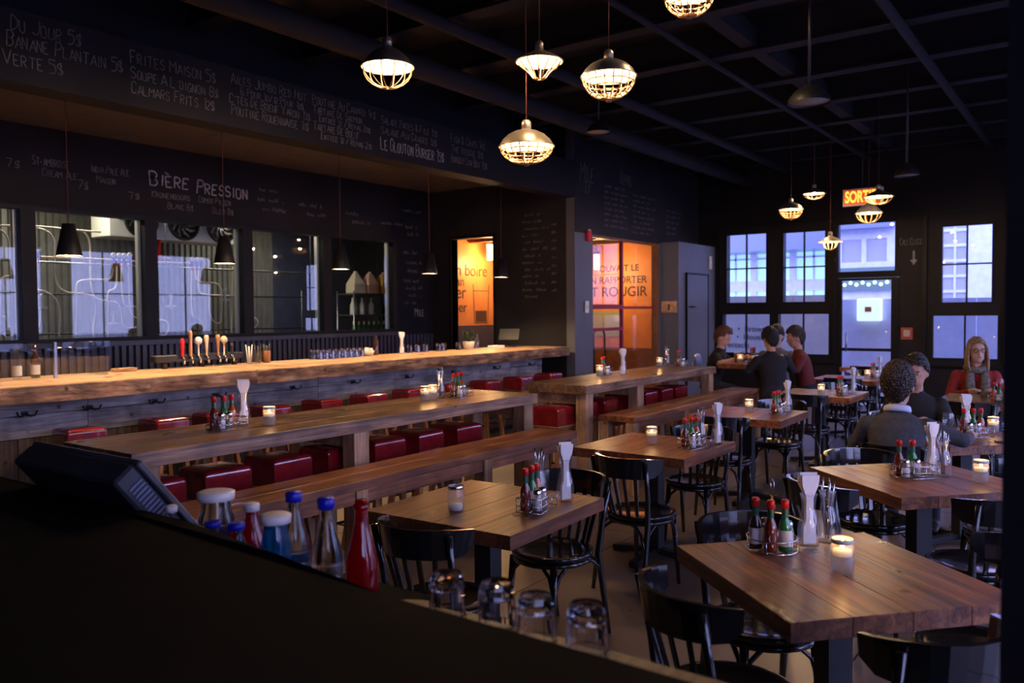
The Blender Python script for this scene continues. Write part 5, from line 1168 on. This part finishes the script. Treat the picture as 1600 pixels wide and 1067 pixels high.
# ------------------------------------------------------------------ people
def remesh(mb, voxel=.011, smooth=5):
    o = mb.build('tmp', M['black']); md = o.modifiers.new('r', 'REMESH'); md.mode = 'VOXEL'; md.voxel_size = voxel
    sm = o.modifiers.new('s', 'SMOOTH'); sm.iterations = smooth; sm.factor = .5
    dg = bpy.context.evaluated_depsgraph_get(); dg.update(); me = bpy.data.meshes.new_from_object(o.evaluated_get(dg))
    old = o.data; bpy.data.objects.remove(o); bpy.data.meshes.remove(old); return me
SK = {'skin': plain('skin', (.52, .27, .18), .55, vary=.08), 'skin_pale': plain('fair_skin', (.60, .35, .26), .55, vary=.08)}
def cloth(n, c): return plain(n, c, .85, vary=.2, scale=40, bump=.15)
def person(label, x, y, ang, seat, top, bottom, hair, lean=8, arms=None, sleeve='long', skin='skin', head=(0, 0), hs='short', extra=(), k=1.0, hk_=1.06):
    """one continuous seated body; looks along local +x, left side is +y"""
    root = thing('person', label, 'person', (x, y, 0), R(ang)); Mh, segs = MB(), []
    def seg(lab, p, q, r0, r1):
        p, q = Vector(p), Vector(q); n_ = max(2, int((q-p).length/.03)); pts = [p.lerp(q, i/n_) for i in range(n_+1)]
        Mh.tube(pts, [r0+(r1-r0)*i/n_ for i in range(n_+1)], 12); Mh.ball(p, r0, 12, 8); Mh.ball(q, r1, 12, 8); segs.append((lab, p, q, r0, r1))
    P = Vector((0, 0, seat+.095)); th = R(lean); u = Vector((math.sin(th), 0, math.cos(th))); f = Vector((math.cos(th), 0, -math.sin(th))); sd = Vector((0, 1, 0))
    sec = [(-.09, .13, .09), (-.06, .175, .125), (.03, .17, .12), (.16, .15, .105), (.28, .165, .118), (.38, .185, .112), (.44, .165, .09), (.48, .10, .07), (.51, .055, .055)]
    vs_ = []; n = 20
    for s, a, b in sec:
        for j in range(n): t_ = 2*math.pi*j/n; vs_.append(P+u*s*k+sd*(a*k*math.cos(t_))+f*(b*k*math.sin(t_)))
    Mh.add(vs_, [(i*n+j, i*n+(j+1) % n, (i+1)*n+(j+1) % n, (i+1)*n+j) for i in range(len(sec)-1) for j in range(n)]+[tuple(range(n-1, -1, -1)), tuple(range((len(sec)-1)*n, len(sec)*n))])
    for s in (-.02, .16, .3, .42): segs.append(('top' if s > 0 else 'bottom', P+u*s*k-sd*.09, P+u*s*k+sd*.09, .10, .10))
    nb = P+u*.48*k; hc = nb+Vector((math.sin(th)*.06+.02, 0, .185*k))
    Mh.tube([nb-u*.03, nb.lerp(hc, .5), hc-Vector((0.01, 0, .04))], [.058*k, .052*k, .052*k], 12); segs.append(('skin', nb+Vector((0, 0, .035)), hc-Vector((0, 0, .06)), .05, .05))
    HM = Matrix.Translation(hc) @ Matrix.Rotation(R(head[0]), 4, 'Z') @ Matrix.Rotation(R(head[1]), 4, 'Y') @ Matrix.Scale(k*hk_, 4)
    for c, r_ in (((0, 0, .015), (.096, .076, .108)), ((.028, 0, -.055), (.066, .058, .062)), ((.05, 0, -.085), (.034, .034, .030)), ((.095, 0, -.018), (.018, .013, .026)), ((.103, 0, -.032), (.014, .014, .011)),
                  ((-.005, .076, -.01), (.018, .012, .030)), ((-.005, -.076, -.01), (.018, .012, .030)), ((.082, .028, .012), (.016, .024, .010)), ((.082, -.028, .012), (.016, .024, .010)), ((.078, 0, -.062), (.018, .026, .012))): Mh.ball(c, r_, 14, 10, 0, HM)
    segs.append(('skin', hc, hc+Vector((.001, 0, -.04)), .10, .08))
    for i, s in enumerate((1, -1)):
        sh = P+u*.405*k+sd*(s*.175*k); el, wr = arms[i] if arms else ((.10, s*.24, seat+.22), (.36, s*.12, seat+.33))
        el, wr = Vector(el), Vector(wr)
        seg('top', sh, el, .062*k, .048*k) if sleeve == 'long' else (seg('top', sh, sh.lerp(el, .65), .064*k, .056*k), seg('skin', sh.lerp(el, .65), el, .047*k, .043*k))
        seg('top' if sleeve == 'long' else 'skin', el, wr, .046*k, .032*k)
        d = (wr-el).normalized(); sdv = d.cross(Vector((0, 0, 1))).normalized()*(-1); pal = wr+d*.05
        seg('skin', wr, pal+d*.03, .026, .030); Mh.ball(tuple(pal+d*.01), .034, 10, 7)
        for j, (o_, ln) in enumerate(((-.027, .060), (-.009, .070), (.009, .072), (.027, .064))):   # four curled fingers
            b0 = pal+d*.035+sdv*o_; b1 = b0+d*ln*.55+Vector((0, 0, .004)); b2 = b1+d*ln*.35+Vector((0, 0, -.022)); seg('skin', b0, b1, .0098, .0092); seg('skin', b1, b2, .0092, .008)
        t0 = wr+d*.03-sdv*s*.026; t1 = t0+d*.035-sdv*s*.028; seg('skin', t0, t1, .012, .0105); seg('skin', t1, t1+d*.03+Vector((0, 0, -.006)), .0105, .009)
        hip = P+sd*(s*.09)+Vector((.02, 0, -.02)); kn = Vector((.44 if seat < .5 else .36, s*.13, seat+.07 if seat < .5 else seat+.02)); an = Vector((.40, s*.14, .10) if seat < .5 else (.24, s*.14, .22))
        seg('bottom', hip, kn, .088, .062); seg('bottom', kn, an, .058, .042); seg('shoe', an-Vector((.03, 0, .05)), an+Vector((.15, 0, -.06)), .045, .036)
    me = remesh(Mh, .0105, 4)
    mats = {'skin': SK[skin], 'top': top, 'bottom': bottom, 'shoe': M['iron']}; order = ['skin', 'top', 'bottom', 'shoe']
    me.materials.clear()
    for q in order: me.materials.append(mats[q])
    pre = [(lab, p, (q-p), (q-p).length_squared or 1e-9, r0, r1) for lab, p, q, r0, r1 in segs]
    for pg in me.polygons:
        c = pg.center; best = None; bl = 'top'
        for lab, p, dv, l2, r0, r1 in pre:
            t_ = (c-p).dot(dv)/l2; t_ = 0 if t_ < 0 else (1 if t_ > 1 else t_)
            ds = (c-(p+dv*t_)).length-(r0+(r1-r0)*t_)
            if best is None or ds < best: best, bl = ds, lab
        pg.material_index = order.index(bl); pg.use_smooth = True
    link('body', me, root)
    HMo = HM
    def headpart(nm, mb, mt, sol=0):
        mb.v = [tuple(HMo @ Vector(v)) for v in mb.v]; o = mb.build(nm, mt, root)
        if sol: md = o.modifiers.new('s', 'SOLIDIFY'); md.thickness = sol; md.offset = 0
        return o
    for s in (-1, 1):
        headpart('eye', MB().ball((.0865, s*.030, .004), (.008, .012, .007), 8, 6), M['cap_white']); headpart('iris', MB().ball((.0925, s*.030, .004), (.0035, .0055, .0055), 8, 6), M['iron'])
        headpart('eyebrow', MB().tube([(.092, s*.014, .022), (.093, s*.030, .027), (.086, s*.045, .022)], .0035, 5), hair)
    headpart('lips', MB().ball((.0945, 0, -.062), (.006, .022, .007), 8, 6), plain('lips', (.42, .12, .10), .5))
    m = MB(); nu, nv = 36, 24; idx = {}; rh = random.Random(int(x*100)); vs_ = []
    for i in range(nv+1):
        for j in range(nu):
            ph = math.pi*i/nv; t_ = 2*math.pi*j/nu; d = Vector((math.sin(ph)*math.cos(t_), math.sin(ph)*math.sin(t_), math.cos(ph)))
            b = 1.10+.035*rh.random()+.06*max(0, d.z)
            idx[i, j] = len(vs_); vs_.append((d.x*.096*b-.004, d.y*.076*b, d.z*.108*b+.018))
    fs = []
    for i in range(nv):
        for j in range(nu):
            ph = math.pi*(i+.5)/nv; t_ = 2*math.pi*(j+.5)/nu; cx, cz = math.sin(ph)*math.cos(t_), math.cos(ph)
            low = -.88 if cx < -.35 else (-.45 if cx < -.1 else -.2)
            ear = abs(math.sin(t_)) > .8 and cz < -.02 and cx > -.25
            if (cz > .50 and cx < .80) or (cz > .1 and cx < .42) or (cx < .10 and cz > low and not ear): fs.append((idx[i, j], idx[i, (j+1) % nu], idx[i+1, (j+1) % nu], idx[i+1, j]))
    m.add(vs_, fs, 0, True)
    for q in fs:      # overlapping tufts give the hair its texture
        for _ in range(2):
            wgt = [rh.random()+.05 for _ in q]; tw = sum(wgt); c = sum((Vector(vs_[i])*w_ for i, w_ in zip(q, wgt)), Vector())/tw; nn_ = Vector((c.x/.0092, c.y/.0058, (c.z-.018)/.0117)).normalized()
            dn = (Vector((-.55, 0, -1))+Vector((rh.uniform(-.4, .4), rh.uniform(-.5, .5), 0))); dn = (dn-nn_*dn.dot(nn_)).normalized(); sv = nn_.cross(dn)*.006
            a0 = c+nn_*.0005; a1 = c+dn*.020+nn_*.0025; a2 = c+dn*.034+nn_*rh.uniform(-.002, .003)
            m.add([a0-sv, a0+sv, a1+sv*.9+nn_*.001, a1-sv*.9, a2], [(0, 1, 2, 3), (3, 2, 4)], 0, True)
    headpart('hair', m, hair, .006)
    if hs == 'long':
        for s in (-1, 1):
            for q in range(4):
                a = .015-.022*q; headpart('hair_lock', MB().tube([(a+.03, s*.055, .10), (a+.028, s*.083, .03), (a+.02, s*.092, -.06), (a+.03, s*.088, -.15), (a+.045, s*.075, -.215)], [.016, .022, .024, .022, .010], 8, sx=1, sy=.6), hair)
    nbw = nb
    if 'collar' in extra: MB().tube([tuple(nb+Vector((.068*math.cos(i*R(20))+.004, .074*math.sin(i*R(20)), .035-.018*math.cos(i*R(20))))) for i in range(18)], .019, 7, True, sx=1.25, sy=.6).build('shirt_collar', plain('white_shirt', (.62, .64, .78), .8), root)
    if 'scarf' in extra:
        sm_ = plain('mottled_scarf', (.16, .15, .12), .95, vary=.55, scale=30, bump=.3)
        so_ = MB().tube([tuple(nb+Vector((.085*math.cos(i*R(20))+.015, .088*math.sin(i*R(20)), .01-.02*math.cos(i*R(20))))) for i in range(18)], .036, 8, True).build('scarf', sm_, root)
        for s in (-1, 1): MB().tube([tuple(nb+Vector(q)) for q in ((.08, s*.06, -.01), (.13, s*.07, -.10), (.15, s*.065, -.22), (.16, s*.06, -.34), (.155, s*.06, -.40))], [.034, .042, .046, .048, .036], 10, sx=.55, sy=1, up0=(1, 0, 0)).build('scarf_end', sm_, so_)
    if 'glasses' in extra:
        g = MB()
        for s in (-1, 1): g.tube([(.104, s*.032+.022*math.cos(i*R(30)), .002+.018*math.sin(i*R(30))) for i in range(12)], .0028, 5, True).tube([(.102, s*.054, .006), (.05, s*.080, .010), (0, s*.082, .006)], .0022, 5)
        g.tube([(.106, -.010, .006), (.106, .010, .006)], .0025, 5); headpart('glasses', g, M['iron'])
    if 'cap' in extra:
        c_ = MB(); c_.lathe([(.104, .03), (.105, .055), (.094, .10), (.06, .128), (0, .138)], 20); c_.v = [(a*1.02-.004, b*.86, c) for a, b, c in c_.v]; co = headpart('cap', c_, cloth('dark_cap', (.02, .02, .024)))
        b_ = MB(); b_.add([(.09, -.06, .04), (.165, -.035, .03), (.175, 0, .03), (.165, .035, .03), (.09, .06, .04), (.09, -.06, .046), (.165, -.035, .036), (.175, 0, .036), (.165, .035, .036), (.09, .06, .046)], [(4, 3, 2, 1, 0), (5, 6, 7, 8, 9)]+[(i, (i+1) % 5, 5+(i+1) % 5, 5+i) for i in range(5)]); headpart('cap_brim', b_, cloth('cap_brim', (.02, .02, .024)))
    return root
brown_hair = plain('brown_hair', (.040, .024, .015), .5, vary=.4, scale=60, bump=.5); dark_hair = plain('dark_hair', (.014, .010, .009), .45, vary=.4, scale=60, bump=.5); auburn = plain('auburn_hair', (.13, .055, .028), .5, vary=.4, scale=60, bump=.5); blond = plain('blond_hair', (.34, .20, .10), .45, vary=.45, scale=45, bump=.5)
jean = cloth('dark_jeans', (.02, .022, .034))
person('man in a dark grey sweater and white collar, seen from behind', 5.64, 1.09, 8, .41, cloth('grey_sweater', (.055, .054, .060)), jean, brown_hair, 18, [((.20, .27, .70), (.44, .13, .80)), ((.16, -.38, .815), (.40, -.42, .812))], head=(-6, 12), extra=('collar',), k=1.0, hk_=1.17)
person('dark-haired man facing the grey sweater man, half hidden behind him', 7.08, 1.22, 188, .43, cloth('black_sweater', (.012, .012, .014)), jean, dark_hair, 12, [((.16, .25, .72), (.42, .10, .81)), ((.16, -.25, .72), (.40, -.12, .81))], head=(-10, 8), k=.97)
person('smiling woman with glasses, red top and mottled scarf', 9.79, 1.13, 194, .462, cloth('red_knit', (.30, .022, .018)), jean, blond, 8, [((.14, .25, .74), (.38, .12, .81)), ((.14, -.25, .74), (.40, -.10, .81))], skin='skin_pale', head=(8, -6), hs='long', extra=('scarf', 'glasses'), k=.98)
person('man in a black tee looking at his hands at the high table', 10.36, 4.29, -82, .56, cloth('black_tee', (.016, .015, .018)), jean, auburn, 16, [((.20, .26, .96), (.44, .08, 1.03)), ((.20, -.26, .96), (.44, -.06, 1.03))], sleeve='short', skin='skin_pale', head=(-4, 18))
person('person with dark hair in black, back turned at the high table', 9.72, 3.21, 38, .56, cloth('black_top', (.010, .010, .013)), jean, dark_hair, 16, [((.16, .27, .92), (.42, .16, 1.03)), ((.16, -.27, .92), (.42, -.10, 1.03))], head=(14, 16))
person('man in a dark red sweater facing left at the high table', 10.43, 3.03, 112, .56, cloth('dark_red_sweater', (.15, .020, .018)), jean, brown_hair, 14, [((.16, .26, .92), (.42, .10, 1.03)), ((.16, -.26, .92), (.42, -.10, 1.03))], head=(6, 12))
person('person in a dark cap and grey top beyond the high table', 10.98, 3.60, 196, .56, cloth('grey_top', (.11, .10, .10)), jean, dark_hair, 12, [((.16, .26, .92), (.42, .10, 1.03)), ((.16, -.26, .92), (.42, -.10, 1.03))], skin='skin_pale', head=(-14, 10), extra=('cap',))
